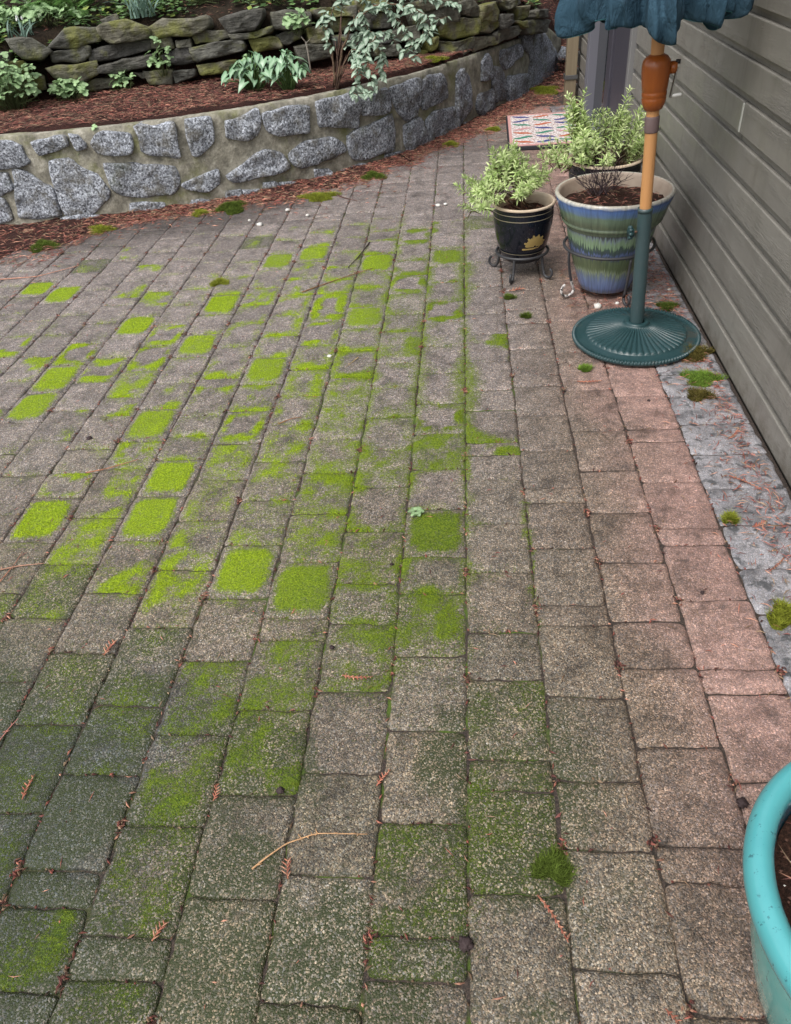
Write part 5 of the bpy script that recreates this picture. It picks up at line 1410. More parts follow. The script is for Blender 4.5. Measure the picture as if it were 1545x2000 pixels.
# ---- shrub with pale variegated leaves hanging over the wall
shr = empty('variegated_shrub', (-.88, 5.74, .56))
tag(shr, 'shrub with pale variegated leaves trailing over the mortared wall', 'shrub')
SB = np.array([-.88, 5.74, .56])
sm_ = MB()
def var_leaf(seed):
    r_ = random.Random(seed)
    L = r_.uniform(.048, .062); Wd = L * r_.uniform(.46, .55)
    V, F = leaf_verts(L, Wd, 5, .25, .25, 1.0)
    edge = np.array([.15, .25, .16]); mid = np.array([.46, .54, .44])
    col = np.array([mid if k % 3 == 1 else edge * (.9 + .3 * r_.random()) for k in range(len(V))])
    return MB().add(V, (), F, col).mesh('leaf')
VL = [var_leaf(k) for k in range(5)]
r_ = random.Random(31)
nleaf = 0
for bi, br in enumerate(BRANCHES):
    B = np.array(br) - SB
    m = len(B)
    # subdivide with a little waviness
    q = np.linspace(0, m - 1, (m - 1) * 5 + 1)
    Q = np.stack([np.interp(q, np.arange(m), B[:, k]) for k in range(3)], 1)
    Q[1:-1] = .25 * Q[:-2] + .5 * Q[1:-1] + .25 * Q[2:]
    Q += np.array([[r_.uniform(-.006, .006) for _ in range(3)] for _ in range(len(Q))])
    r0 = .009 if bi < 2 else .0042
    sm_.tube(list(Q), list(np.linspace(r0, .0016, len(Q))), 6, (.13, .085, .055))
    LL = np.r_[0, np.cumsum(np.linalg.norm(np.diff(Q, axis=0), axis=1))]
    start = .33 if bi < 2 else (.08 if bi != 3 else .4)
    sN = int(LL[-1] * (1 - start) / .0095)
    for k in range(sN):
        s_ = LL[-1] * (start + (1 - start) * (k + r_.random()) / sN)
        p = np.array([np.interp(s_, LL, Q[:, j]) for j in range(3)])
        o = link('leaf', r_.choice(VL), M['leaf'], shr)
        az = r_.uniform(0, 6.28)
        d = Vector((math.cos(az), math.sin(az) - .35, r_.uniform(-.9, .25)))
        X = d.normalized()
        up = Vector((r_.uniform(-.4, .4), -.5 + r_.uniform(-.4, .4), 1))
        Y = up.cross(X).normalized(); Zv = X.cross(Y)
        o.rotation_euler = Matrix((X, Y, Zv)).transposed().to_euler()
        o.location = p + np.array([r_.uniform(-.012, .012), r_.uniform(-.012, .012), 0])
        sc = r_.uniform(.75, 1.2)
        o.scale = (sc, sc, sc)
        nleaf += 1
# bare stems at the root
for k in range(9):
    a = r_.uniform(0, 6.28)
    tip = np.array([.10 * math.cos(a), .05 * math.sin(a), r_.uniform(.12, .42)])
    sm_.tube([np.array([r_.uniform(-.03, .03), r_.uniform(-.03, .03), -.03]), tip * .5 + (r_.uniform(-.02, .02), 0, 0), tip], [.006, .0045, .0025], 5, (.10, .06, .045))
link('stems', sm_.mesh('stems'), M['bark'], shr)

# ---- trefoil plants (light green three lobed leaves)
def trefoil(seed):
    r_ = random.Random(seed)
    mb = MB()
    for k in range(3):
        L = r_.uniform(.036, .046); Wd = L * .95
        V, F = leaf_verts(L, Wd, 5, .15, .18, .55)
        V = V @ rot('Z', (k - 1) * 1.95 + r_.uniform(-.1, .1)).T
        V = V @ rot('Y', -.05).T
        g = r_.uniform(.85, 1.15)
        col = np.array([(.38, .52, .28) if j % 3 == 1 else (.24, .38, .17) for j in range(len(V))]) * g
        mb.add(V, (), F, col)
    mb.tube([(0, 0, 0), (-.012, 0, -.03), (-.016, 0, -.07)], .0012, 4, (.12, .16, .06))
    return mb.mesh('leaf')
TF = [trefoil(k) for k in range(5)]
def trefoil_plant(loc, n, rx, ry, rz, label, seed, sc=(.8, 1.3)):
    root = empty('columbine_plant', loc)
    tag(root, label, 'plant', 'leafy plants round the dry stone wall')
    r_ = random.Random(seed)
    st = MB()
    for k in range(int(n * 1.45)):
        a = r_.uniform(0, 6.28); q = r_.random() ** .6
        p = np.array([rx * q * math.cos(a), ry * q * math.sin(a), rz * (.25 + .75 * r_.random() * (1 - .4 * q))])
        o = link('leaf', r_.choice(TF), M['leaf'], root)
        o.location = p
        o.rotation_euler = (r_.uniform(.1, .75), r_.uniform(-.4, .4), r_.uniform(0, 6.28) * .5 - 1.57)
        s_ = r_.uniform(*sc) * .8; o.scale = (s_, s_, s_)
        st.tube([np.array([p[0] * .3, p[1] * .3, -.02]), p * .6 + (0, 0, -.02), p + (0, 0, -.05)], .0013, 4, (.11, .14, .055))
    link('stalks', st.mesh('stalks'), M['bark'], root)
    return root
trefoil_plant((-3.15, 5.62, .57), 110, .24, .18, .36, 'big light green three lobed leaf clump at the left edge before the wall', 1, (.75, 1.15))
trefoil_plant((-2.80, 5.80, .58), 34, .13, .09, .14, 'low light green leaf clump at the foot of the dark stones, left', 2)
trefoil_plant((-2.46, 6.02, .58), 13, .12, .05, .13, 'few three lobed leaves beside the square brownish stone', 3, (.7, 1.))
trefoil_plant((-2.17, 6.05, .66), 16, .09, .05, .24, 'three lobed leaves climbing the middle of the dry stone wall', 4, (.7, 1.1))
trefoil_plant((-1.52, 5.95, .58), 10, .10, .06, .16, 'small three lobed clump left of the arum leaves', 5, (.8, 1.2))
trefoil_plant((-1.15, 6.08, .84), 13, .10, .05, .14, 'bright leaves on the stones above the white stake', 6, (.9, 1.4))
trefoil_plant((-1.42, 6.62, .98), 34, .30, .16, .10, 'leaf mat on top of the dry wall above the arum', 7, (.7, 1.2))
trefoil_plant((-3.00, 6.22, 1.0), 34, .28, .16, .13, 'leafy clump behind the leftmost top stones', 8, (.8, 1.4))
trefoil_plant((-2.62, 6.75, 1.12), 26, .30, .15, .12, 'leaf patch on the bank behind the second top stone', 9, (.8, 1.4))

# ---- arum with white veined arrow leaves
def arum_leaf(seed):
    r_ = random.Random(seed)
    out = [(0, 0), (-.035, .022), (-.03, .045), (.0, .040), (.045, .033), (.09, .012), (.115, 0)]
    V = []; col = []
    for x, y in out:
        for s_ in (-1, 0, 1):
            yy = y * s_
            z = -.9 * max(0, x) ** 2 * 4 + .25 * abs(yy) + r_.uniform(-.002, .002)
            xx = x if s_ else (max(x, 0) if x < 0 else x)
            V.append((xx, yy, z))
            col.append((.28, .40, .26) if s_ == 0 else (.05, .17, .07))
            if s_ != 0 and y > .03: col[-1] = (.09, .22, .09)
    # vein row half way out
    F = []
    for k in range(len(out) - 1):
        a = 3 * k
        F += [(a, a + 3, a + 4, a + 1), (a + 1, a + 4, a + 5, a + 2)]
    return MB().add(V, (), F, np.array(col)).mesh('leaf')
AL = [arum_leaf(k) for k in range(4)]
def arum_mat():
    t = NT('white_veined_leaf')
    P = t.obj()
    c = t.attr('col')
    s = t.xyz(P)
    y = t.math('ABSOLUTE', s[1])
    ph = t.math('SUBTRACT', t.math('MULTIPLY', s[0], 520), t.math('MULTIPLY', y, 620))
    v = t.maprange(t.math('SINE', t.math('ADD', ph, t.math('MULTIPLY', t.noise(P, 60, 2), 5))), .35, .95)
    c = t.mix(t.math('MULTIPLY', v, .55), c, (.38, .48, .36))
    t.set(Base_Color=c, Roughness=.35)
    return t.m
M['arum'] = arum_mat()
def arum(loc, n, R, H, label, seed):
    root = empty('arum_plant', loc)
    tag(root, label, 'plant')
    r_ = random.Random(seed)
    st = MB()
    for k in range(n):
        a = r_.uniform(0, 6.28); q = r_.uniform(.15, 1)
        p = np.array([R * q * math.cos(a), R * .55 * q * math.sin(a), H * (1 - .6 * q * q) * r_.uniform(.35, 1.1)])
        o = link('leaf', r_.choice(AL), M['arum'], root)
        o.location = p
        o.rotation_euler = (r_.uniform(-.5, .5), r_.uniform(.05, .6), a + r_.uniform(-.9, .9) if r_.random() < .5 else r_.uniform(-2.9, -.3))
        s_ = r_.uniform(.36, .72); o.scale = (s_, s_, s_)
        st.tube([np.array([p[0] * .2, p[1] * .2, -.03]), p * .55 + (0, 0, .01), p], [.004, .0035, .0025], 5, (.10, .17, .05))
    link('stalks', st.mesh('stalks'), M['bark'], root)
arum((-1.20, 5.72, .565), 62, .17, .20, 'white veined arrow leaf clump right beside the bare shrub stems', 1)
arum((-1.47, 5.80, .565), 66, .21, .20, 'white veined arrow leaf clump before the yellow mossy stone', 2)

# ---- ferns
def frond(seed, L, npn):
    r_ = random.Random(seed)
    mb = MB()
    pts = [np.array([L * f, 0, L * (.55 * f - .62 * f * f)]) for f in np.linspace(0, 1, 9)]
    mb.tube(pts, list(np.linspace(.003, .0012, 9)), 4, (.12, .13, .05))
    for k in range(npn):
        f = .12 + .86 * k / npn
        p = np.array([L * f, 0, L * (.55 * f - .62 * f * f)])
        pl_ = .095 * (math.sin(math.pi * (.18 + .82 * f)) ** .8) * L / .45
        for s_ in (-1, 1):
            V, F = leaf_verts(pl_, .015, 3, .2, .1, .6)
            V = V @ rot('Z', s_ * 1.25).T
            mb.add(V + p, (), F, np.array([.15, .29, .08]) * r_.uniform(.7, 1.3))
    return mb.mesh('frond')
FR = [frond(k, (.40, .46, .36)[k], 22) for k in range(3)]
def fern(loc, n, label, seed, sc=1.):
    root = empty('fern', loc)
    tag(root, label, 'fern')
    r_ = random.Random(seed)
    for k in range(n):
        o = link('frond', r_.choice(FR), M['leaf'], root)
        o.rotation_euler = (r_.uniform(-.3, .3), r_.uniform(-.55, .1), k * 6.28 / n + r_.uniform(-.3, .3))
        s_ = sc * r_.uniform(.8, 1.15); o.scale = (s_, s_, s_)
fern((-3.30, 6.45, 1.02), 13, 'large fern on the bank at the top left corner', 1, 1.1)
fern((-2.90, 6.50, 1.02), 12, 'fern with spreading fronds right of the corner fern', 2, .95)
fern((.62, 8.75, .42), 8, 'small fern in the dark gap between boulder and post', 3, .6)
fern((-1.9, 7.1, 1.15), 8, 'fern on the bank above the middle of the dry wall', 4, .7)

# ---- snowdrop clumps: narrow grey green blades, white drops
def strap(seed):
    r_ = random.Random(seed)
    L = r_.uniform(.16, .24)
    V = []
    for k in range(7):
        f = k / 6
        w_ = .0065 * (1 - f ** 3)
        V += [(L * .75 * f ** 1.3, -w_, L * (f - .55 * f * f)), (L * .75 * f ** 1.3, w_, L * (f - .55 * f * f))]
    return MB().add(V, (), [(2 * k, 2 * k + 2, 2 * k + 3, 2 * k + 1) for k in range(6)], (.16, .25, .20)).mesh('blade')
SL = [strap(k) for k in range(4)]
def drop_mesh():
    mb = MB()
    mb.tube([(0, 0, 0), (.01, 0, .12), (.03, 0, .16), (.045, 0, .15)], .0013, 4, (.14, .22, .10))
    for k in range(3):
        V, F = leaf_verts(.024, .012, 3, .1, .4, .8)
        V = V @ rot('Y', 1.15).T @ rot('Z', k * 2.09).T
        mb.add(V + np.array([.045, 0, .15]), (), F, (.80, .80, .78))
    return mb.mesh('flower')
DM = drop_mesh()
def snowdrops(loc, n, nf, label, seed, sc=1):
    root = empty('snowdrop_clump', loc)
    tag(root, label, 'flower clump')
    r_ = random.Random(seed)
    for k in range(n):
        o = link('blade', r_.choice(SL), M['leaf'], root)
        o.rotation_euler = (r_.uniform(-.2, .2), r_.uniform(-.5, .2), r_.uniform(0, 6.28))
        o.location = (r_.uniform(-.08, .08), r_.uniform(-.06, .06), 0)
        s_ = sc * r_.uniform(.8, 1.25); o.scale = (s_, s_, s_)
    for k in range(nf):
        o = link('flower', DM, M['leaf'], root)
        o.location = (r_.uniform(-.09, .09), r_.uniform(-.08, .02), 0)
        o.rotation_euler = (0, r_.uniform(-.1, .3), r_.uniform(0, 6.28))
snowdrops((-2.32, 6.32, .98), 44, 5, 'dense clump of grey green blades above the largest top stone', 1, 1.1)
snowdrops((-3.12, 6.02, .93), 18, 3, 'loose strap leaves with white flowers left of the slanted stone', 2, 1.)

# ---- plant stake
stk = empty('plant_stake', (-1.118, 6.18, .56))
tag(stk, 'thin white broken stake stuck in the mulch by the arum', 'stake')
mk = MB().tube([(0, 0, -.05), (-.006, 0, .16), (-.012, -.002, .205)], [.006, .0058, .005], 6)
mk.tube([(-.012, -.002, .200), (-.035, -.01, .235)], [.0045, .003], 6).tube([(-.008, -.002, .195), (.02, -.005, .215)], [.004, .0025], 6)
link('stick', mk.mesh('stick'), plain('bleached_wood', (.52, .46, .38), .8), stk)

# ------------------------------------------------------------------ litter
mb = MB()
EDGE = np.array([(-4.6, 4.0), (-2.9, 4.0), (-2.666, 4.02), (-2.563, 4.16), (-2.513, 4.46), (-2.393, 4.578), (-2.178, 4.731), (-1.916, 4.884), (-1.604, 4.881), (-1.317, 4.985), (-1.061, 5.097), (-.811, 5.329), (-.551, 5.639), (-.305, 5.915), (-.041, 6.136), (.203, 6.54), (.426, 6.909), (.619, 7.228), (.95, 7.65)])
def in_strip(n):
    s = rng.random(n) * (WLs[-1] - .1)
    p, t_, n_ = along(WP, WLs, s)
    # distance from the wall foot out to the drawn edge of the litter
    ye = np.interp(p[:, 0], EDGE[:, 0], EDGE[:, 1])
    wd = np.clip((p[:, 1] - ye) * np.abs(n_[:, 1]), .05, .75)
    q = rng.random(n) ** 1.25 * np.where(rng.random(n) < .12, 2.0, 1.0)
    d = .012 + q * wd * 1.05 * (.45 + 1.0 * fbm(s, s * 0, 6, 3))
    z = .030 * np.clip(1 - q, 0, 1) ** 1.2 * (.6 + .8 * vnoise(s, d, 9, 5)) + .004
    return np.c_[p + n_ * d[:, None], z]
P = in_strip(17000)
P[:, 2] *= rng.random(len(P)) ** .5
n = len(P)
needle_mb(mb, P, rng.uniform(.020, .080, n), rng.uniform(.0010, .0027, n), needle_cols(n) * rng.uniform(.45, 1.25, (n, 1)))
# heap base under the litter so that it has body
o = link('needle_litter', mb.mesh('needle_litter', False), M['litter'])
tag(o, 'drift of red brown cedar needles along the foot of the mortared wall', 'needle litter', kind='stuff')

hb = []
nsd, ndd = 160, 7
s_ = np.linspace(.05, WLs[-1] - .05, nsd)
p, t_, n_ = along(WP, WLs, s_)
ye = np.interp(p[:, 0], EDGE[:, 0], EDGE[:, 1])
wd = np.clip((p[:, 1] - ye) * np.abs(n_[:, 1]), .05, .75)
V = []
for k in range(ndd):
    q = k / (ndd - 1)
    d = -.01 + q * wd * (.30 + .95 * fbm(s_, s_ * 0, 6, 3))
    V.append(np.c_[p + n_ * d[:, None], np.where(q < 1, .028 * (1 - q) ** 1.2 * (.5 + vnoise(s_, d, 9, 5)), -.02) + .003])
F = np.array([(a * nsd + j + 1, a * nsd + j, (a + 1) * nsd + j, (a + 1) * nsd + j + 1) for a in range(ndd - 1) for j in range(nsd - 1)])
o = link('litter_drift', npmesh('litter_drift', np.concatenate(V), F), M['mulch'])
tag(o, 'thin bank of rotted needles under the loose ones by the wall', 'leaf mould', kind='stuff')

mb = MB()
# needles over the planting bed
n = 17000
X = rng.uniform(-3.9, 1.0, n); fw = foot_v(WP, X); fd = foot_v(DP, np.clip(X, DP[0, 0], DP[-1, 0]))
Y = fw + .12 + rng.random(n) * np.clip(fd - fw - .1, .05, 2)
k = X > .62
Y[k] = rng.uniform(8.2, 10, k.sum()); X[k] = rng.uniform(.7, 1.6, k.sum())
Z = bed_z(X, Y) + .004 + rng.random(n) * .012
needle_mb(mb, np.c_[X, Y, Z], rng.uniform(.020, .085, n), rng.uniform(.0010, .0026, n), needle_cols(n, .18) * rng.uniform(.3, 1.25, (n, 1)))
n = 2500
X = rng.uniform(-3.9, .6, n); fd = foot_v(DP, X); Y = fd + .2 + rng.random(n) * 1.2
needle_mb(mb, np.c_[X, Y, bed_z(X, Y) + .006], rng.uniform(.015, .06, n), rng.uniform(.001, .0022, n), needle_cols(n, .3))
o = link('bed_needles', mb.mesh('bed_needles', False), M['litter'])
tag(o, 'red brown cedar needles covering the raised planting bed', 'needle litter', kind='stuff')

# crumbs and needles caught in the joints and strewn on the pavers
mb = MB()
pts = []; dirs = []
for p in PAV:
    c, i, u0, u1, v0, v1 = p
    if v1 > 5.4 or u0 < -2.6: continue
    k = rng.poisson(4.5)
    for _ in range(k): pts.append((u0 + rng.normal(0, .0022), v0 + (v1 - v0) * rng.random(), -.0035 + rng.random() * .005))
    k = rng.poisson(2.2)
    for _ in range(k): pts.append((u0 + (u1 - u0) * rng.random(), v0 + rng.normal(0, .0025), -.004 + rng.random() * .005))
    if rng.random() < .36:
        for _ in range(rng.integers(4, 22)): pts.append((u0 + rng.normal(0, .006), v0 + rng.normal(0, .009), -.002 + rng.random() * .006))
P = np.array(pts); n = len(P)
needle_mb(mb, P, rng.uniform(.005, .022, n), rng.uniform(.0014, .0034, n), needle_cols(n) * rng.uniform(.2, .95, (n, 1)), .8)
n = 1900
X = rng.uniform(-2.6, .95, n); Y = rng.uniform(.4, 5.6, n)
k = (X < .60) & (rng.random(n) < .55)
X, Y = X[~k], Y[~k]; n = len(X)
needle_mb(mb, np.c_[X, Y, np.full(n, .003)], rng.uniform(.006, .030, n), rng.uniform(.0008, .0019, n), needle_cols(n), .15)
# extra litter in the corner between wall, pots and parasol base
n = 2600
X = .945 - np.abs(rng.normal(0, .09, n)); Y = rng.uniform(1.0, 5.2, n)
needle_mb(mb, np.c_[X, Y, np.full(n, .004) + rng.random(n) * .006], rng.uniform(.008, .05, n), rng.uniform(.0009, .0019, n), needle_cols(n), .2)
n = 420
X = rng.uniform(.45, .95, n); Y = rng.uniform(3.15, 3.7, n)
needle_mb(mb, np.c_[X, Y, np.full(n, .004)], rng.uniform(.02, .09, n), rng.uniform(.0009, .0016, n), needle_cols(n), .15)
n = 900
X = rng.uniform(.2, 1.0, n); Y = rng.uniform(7.0, 8.6, n)
needle_mb(mb, np.c_[X, Y, np.full(n, .006) + np.clip((Y - 8) * .3, 0, 1)], rng.uniform(.02, .07, n), rng.uniform(.001, .002, n), needle_cols(n), .2)
o = link('paver_litter', mb.mesh('paver_litter', False), M['litter'])
tag(o, 'needle crumbs caught in the paver joints and strewn over the patio', 'needle litter', kind='stuff')
# needles lying on the soil of the pots
for root, R, z in ((blue, .2, .418), (blk, .12, .310), (bkp, .16, .302), (tq, .2, .386)):
    n = int(R * R * 7000)
    a = rng.random(n) * 6.283; q = R * np.sqrt(rng.random(n))
    mb = MB()
    needle_mb(mb, np.c_[q * np.cos(a), q * np.sin(a), z + .006 * rng.random(n) - .004 * (q / R) ** 2], rng.uniform(.012, .05, n), rng.uniform(.0009, .0018, n), needle_cols(n, .25))
    o = link('fallen_needles', mb.mesh('fallen_needles', False), M['litter'], root)
    tag(o, kind='stuff')

# single twigs and sprigs one can point to
def twig_thing(pts, label, rad, col, side=0):
    pts = [np.array([x, y, .004 + rad]) for x, y in pts]
    c0 = np.mean(pts, 0); c0[2] = 0
    q = np.linspace(0, len(pts) - 1, len(pts) * 5)
    Q = np.stack([np.interp(q, np.arange(len(pts)), [p[k] for p in pts]) for k in range(3)], 1) - c0
    Q[1:-1] = .25 * Q[:-2] + .5 * Q[1:-1] + .25 * Q[2:]
    r_ = random.Random(len(label))
    mb = MB().tube(list(Q), list(np.linspace(rad, rad * .45, len(Q))), 6, col)
    for k in range(side):
        p = Q[r_.randrange(len(Q))]
        a = r_.uniform(0, 6.28)
        mb.tube([p, p + np.array([math.cos(a), math.sin(a), .1]) * r_.uniform(.006, .014)], [rad * .7, rad * .3], 4, col)
    o = link('twig', mb.mesh('twig'), M['litter'], None, c0)
    tag(o, label, 'twig', 'twigs lying on the patio')
TW = [([(-.456, .675), (-.432, .699), (-.395, .73), (-.334, .754), (-.227, .755)], 'long curved tan twig lying across a joint in the foreground', .0022, (.46, .27, .14), 12),
      ([(-.555, 4.212), (-.596, 3.994), (-.636, 3.855)], 'dark straight twig beside the mossy paver in mid patio', .004, (.05, .035, .028), 1),
      ([(-.837, 3.56), (-.72, 3.662), (-.598, 3.76), (-.50, 3.83)], 'long thin brown twig over mossy pavers in mid patio', .0028, (.24, .12, .06), 3),
      ([(-1.369, 2.053), (-1.301, 2.075), (-1.2, 2.128)], 'red brown twig above the yellow green mossy pavers at left', .0026, (.36, .16, .09), 3),
      ([(-1.449, 1.556), (-1.39, 1.574), (-1.315, 1.584)], 'light red twig at the left edge, crossing a joint', .0026, (.40, .22, .15), 4),
      ([(-1.422, 1.503), (-1.411, 1.581), (-1.413, 1.639)], 'thin red twig at the left edge, upper arm of a pair', .0018, (.36, .16, .10), 2),
      ([(-.722, 2.341), (-.678, 2.375), (-.64, 2.383)], 'short thin brown twig on a half mossy paver', .0022, (.26, .13, .06), 1),
      ([(-1.147, .96), (-1.139, .997), (-1.129, 1.026)], 'short red twig at the left edge near the bottom', .0018, (.40, .17, .14), 3),
      ([(-2.654, 3.937), (-2.436, 3.95), (-2.24, 4.09)], 'long pinkish twig in front of the needle heap at left', .0035, (.48, .25, .18), 2),
      ([(-.931, 5.238), (-.815, 5.073), (-.709, 4.979)], 'dark forked twig by the foot of the mortared wall', .004, (.10, .05, .04), 3),
      ([(-.472, 2.847), (-.517, 2.761)], 'tiny tan twig between two mossy pavers', .002, (.40, .28, .12), 1)]
for a in TW: twig_thing(*a)

def cedar_sprig(seed, L, fan):
    r_ = random.Random(seed)
    mb = MB()
    bend = r_.uniform(-.35, .35)
    def P(f): return np.array([L * f - L / 2, bend * L * f * f, .004])
    mb.tube([P(f) for f in np.linspace(0, 1, 6)], list(np.linspace(.0018, .0009, 6)), 5, (.34, .13, .08))
    n = int(L / .0055)
    for k in range(n):
        f = .1 + .88 * k / n
        s_ = 1 if k % 2 else -1
        ln = fan * L * (.35 + .65 * math.sin(math.pi * (.15 + .8 * f))) * r_.uniform(.6, 1.1)
        d = np.array([math.cos(.75), s_ * math.sin(.75), r_.uniform(-.05, .25)])
        c = np.array([(.42, .17, .11), (.34, .11, .075), (.50, .26, .17)][r_.randrange(3)])
        p = P(f)
        mb.tube([p, p + d * ln * .6 + (0, 0, .001), p + d * ln], [.0014, .0016, .0005], 4, c)
    return mb.mesh('cedar_sprig')
CS = [cedar_sprig(k, (.05, .06, .075, .045, .09)[k], (.34, .26, .14, .5, .10)[k]) for k in range(5)]
SPG = [((-1.023, .842), 1, 1.8, 1.0, 'upright orange cedar sprig on a dark paver at bottom left'), ((-.981, 1.251), 3, 1.5, 1.15, 'pale fan shaped cedar sprig standing at a joint at left'),
       ((.145, .609), 4, -.85, 1.05, 'long curved reddish cedar sprig right of centre in the foreground'), ((-.209, .887), 1, 1.2, .8, 'cedar sprig wedged at the joint crossing left of the dark green paver'),
       ((-.385, .678), 3, 1.9, .9, 'broken cedar tuft in the joint under the long curved twig'), ((-.296, 1.152), 2, -.35, 1.0, 'thin orange cedar sprig near the centre of the patio'),
       ((-.572, .841), 0, 1.4, .8, 'small cedar sprig in a joint between olive mossy pavers'), ((-.615, .552), 3, 1.3, .85, 'fan of cedar scales in the lower left joint'),
       ((-.491, 1.395), 2, 1.2, .6, 'orange cedar sprig on the bright mossy paver near the centre'), ((.457, 2.57), 2, -.3, 1.2, 'cedar needles on the pink paver before the parasol base'),
       ((.331, .451), 1, -.7, .7, 'cedar sprig in the joint beside the turquoise pot'), ((.86, 1.93), 4, -.6, 1.2, 'long cedar spray on the grey pavers near the wall'),
       ((.90, 2.19), 2, .6, 1.0, 'short cedar spray on the grey pavers, nearest the wall'), ((.84, 1.72), 0, .3, 1.0, 'broad cedar spray at the edge between pink and grey pavers'),
       ((.228, 3.47), 3, .4, 1.6, 'pink cedar tuft at the foot of the small plant stand'), ((.84, 1.55), 4, -2.2, .9, 'dark cedar spray on the grey pavers close to the right edge')]
for (x, y), v, rz, sc, lab in SPG:
    o = link('cedar_sprig', CS[v], M['litter'], None, (x, y, .002))
    o.rotation_euler = (0, 0, rz); o.scale = (sc, sc, sc)
    tag(o, lab, 'cedar sprig', 'cedar sprigs lying on the patio')

def lump(name, R, seed, flat=.7, rough=.25, res=2, fq=1.6):
    bm = bmesh.new()
    bmesh.ops.create_icosphere(bm, subdivisions=res, radius=R)
    for v in bm.verts:
        k = 1 + rough * noise.noise(v.co / R * fq + Vector((seed, 0, 0)))
        v.co = Vector((v.co.x * k, v.co.y * k, v.co.z * k * flat))
    me = bpy.data.meshes.new(name); bm.to_mesh(me); bm.free()
    for p in me.polygons: p.use_smooth = True
    return me
PEB = [((-1.282, 4.626), .020, 'white oval pebble on the pavers under the mortared wall'), ((.582, 3.245), .019, 'white pebble in front of the blue green pot'), ((-1.373, 4.73), .010, 'small cream pebble left of the oval white one'),
       ((-1.154, 4.884), .016, 'flat white pebble nearest the wall cobbles'), ((-1.003, 4.76), .012, 'pale pebble on a small moss tuft'), ((.674, 3.275), .010, 'tiny white pebble among needles behind the parasol base'), ((.93, 3.40), .009, 'tiny white pebble at the foot of the siding'),
       ((-.18, 4.80), .016, 'white bird dropping like crumb, left one of a pair'), ((-.135, 4.82), .013, 'white crumb, right one of a pair'), ((-.60, 2.87), .010, 'grey white flake on a bare paver near a moss patch')]
for k, ((x, y), R, lab) in enumerate(PEB):
    o = link('pebble', lump('pebble', R, k * 3.1, .6, .35), M['pebble'], None, (x, y, R * .45))
    tag(o, lab, 'pebble', 'pale pebbles on the patio')
CON = [((-.431, .849), .008, 'black seed cone on an olive mossy paver in front'), ((-.024, .553), .012, 'black clump on the long joint in the foreground'), ((-.371, 1.257), .006, 'red brown cone pair by a joint'), ((-.236, 1.571), .005, 'brown cone on a thinly mossed paver'), ((.548, .846), .010, 'black curl beside the turquoise pot rim'), ((.613, 1.451), .005, 'dark bead on the pink paver'), ((.655, 2.43), .006, 'dark bead on the topmost pink paver'), ((-1.45, 2.28), .010, 'dark lump with green shoot on a bare left paver')]
cm = plain('dark_cone', (.035, .02, .02), .8)
for k, ((x, y), R, lab) in enumerate(CON):
    o = link('seed_cone', lump('seed_cone', R, k * 2.3 + 40, .5, .8, 3, 2.6), cm, None, (x, y, R * .5))
    tag(o, lab, 'seed cone', 'dark cones on the patio')

# loose moss cushions
def cushion(seed, R, H, col, n):
    r_ = np.random.default_rng(seed)
    a = r_.random(n) * 6.283; q = np.sqrt(r_.random(n))
    sx, sy = r_.uniform(.8, 1.25), r_.uniform(.7, 1.0)
    shape = 1 + .3 * np.sin(a * 3 + seed) + .18 * np.sin(a * 5 + seed * 2)
    x, y = R * q * np.cos(a) * sx * shape, R * q * np.sin(a) * sy * shape
    z = H * np.clip(1 - q ** 2.2, 0, 1) * (.6 + .8 * vnoise(x, y, 2.2 / R, seed))
    hgt = .010 * (.5 + 1.0 * r_.random(n)); wid = np.full(n, .0022)
    c = np.array(col) * (.5 + 1.0 * r_.random((n, 1)))
    V, F, cc = blades(np.c_[x, y, z * .9], hgt, wid, c, 1.4)
    # body
    m = 24
    bv = [(0, 0, H * .9)]
    for k in range(1, 6):
        for j in range(m):
            aa = j * 6.283 / m; qq = k / 5
            sh = 1 + .3 * math.sin(aa * 3 + seed) + .18 * math.sin(aa * 5 + seed * 2)
            bv.append((R * qq * math.cos(aa) * sx * sh, R * qq * math.sin(aa) * sy * sh, H * .8 * max(0, 1 - qq ** 2.2) - .002))
    bf = [(0, 1 + j, 1 + (j + 1) % m) for j in range(m)]
    b4 = [(1 + (k - 1) * m + j, 1 + k * m + j, 1 + k * m + (j + 1) % m, 1 + (k - 1) * m + (j + 1) % m) for k in range(1, 5) for j in range(m)]
    b4 = [f for f in b4]
    mb = MB().add(V, F, (), cc).add(np.array(bv), bf, b4, np.array(col) * .5)
    return mb.mesh('moss_cushion', False)
BRN, GRN, YEL, DKG = (.15, .125, .035), (.20, .32, .05), (.28, .31, .04), (.12, .17, .03)
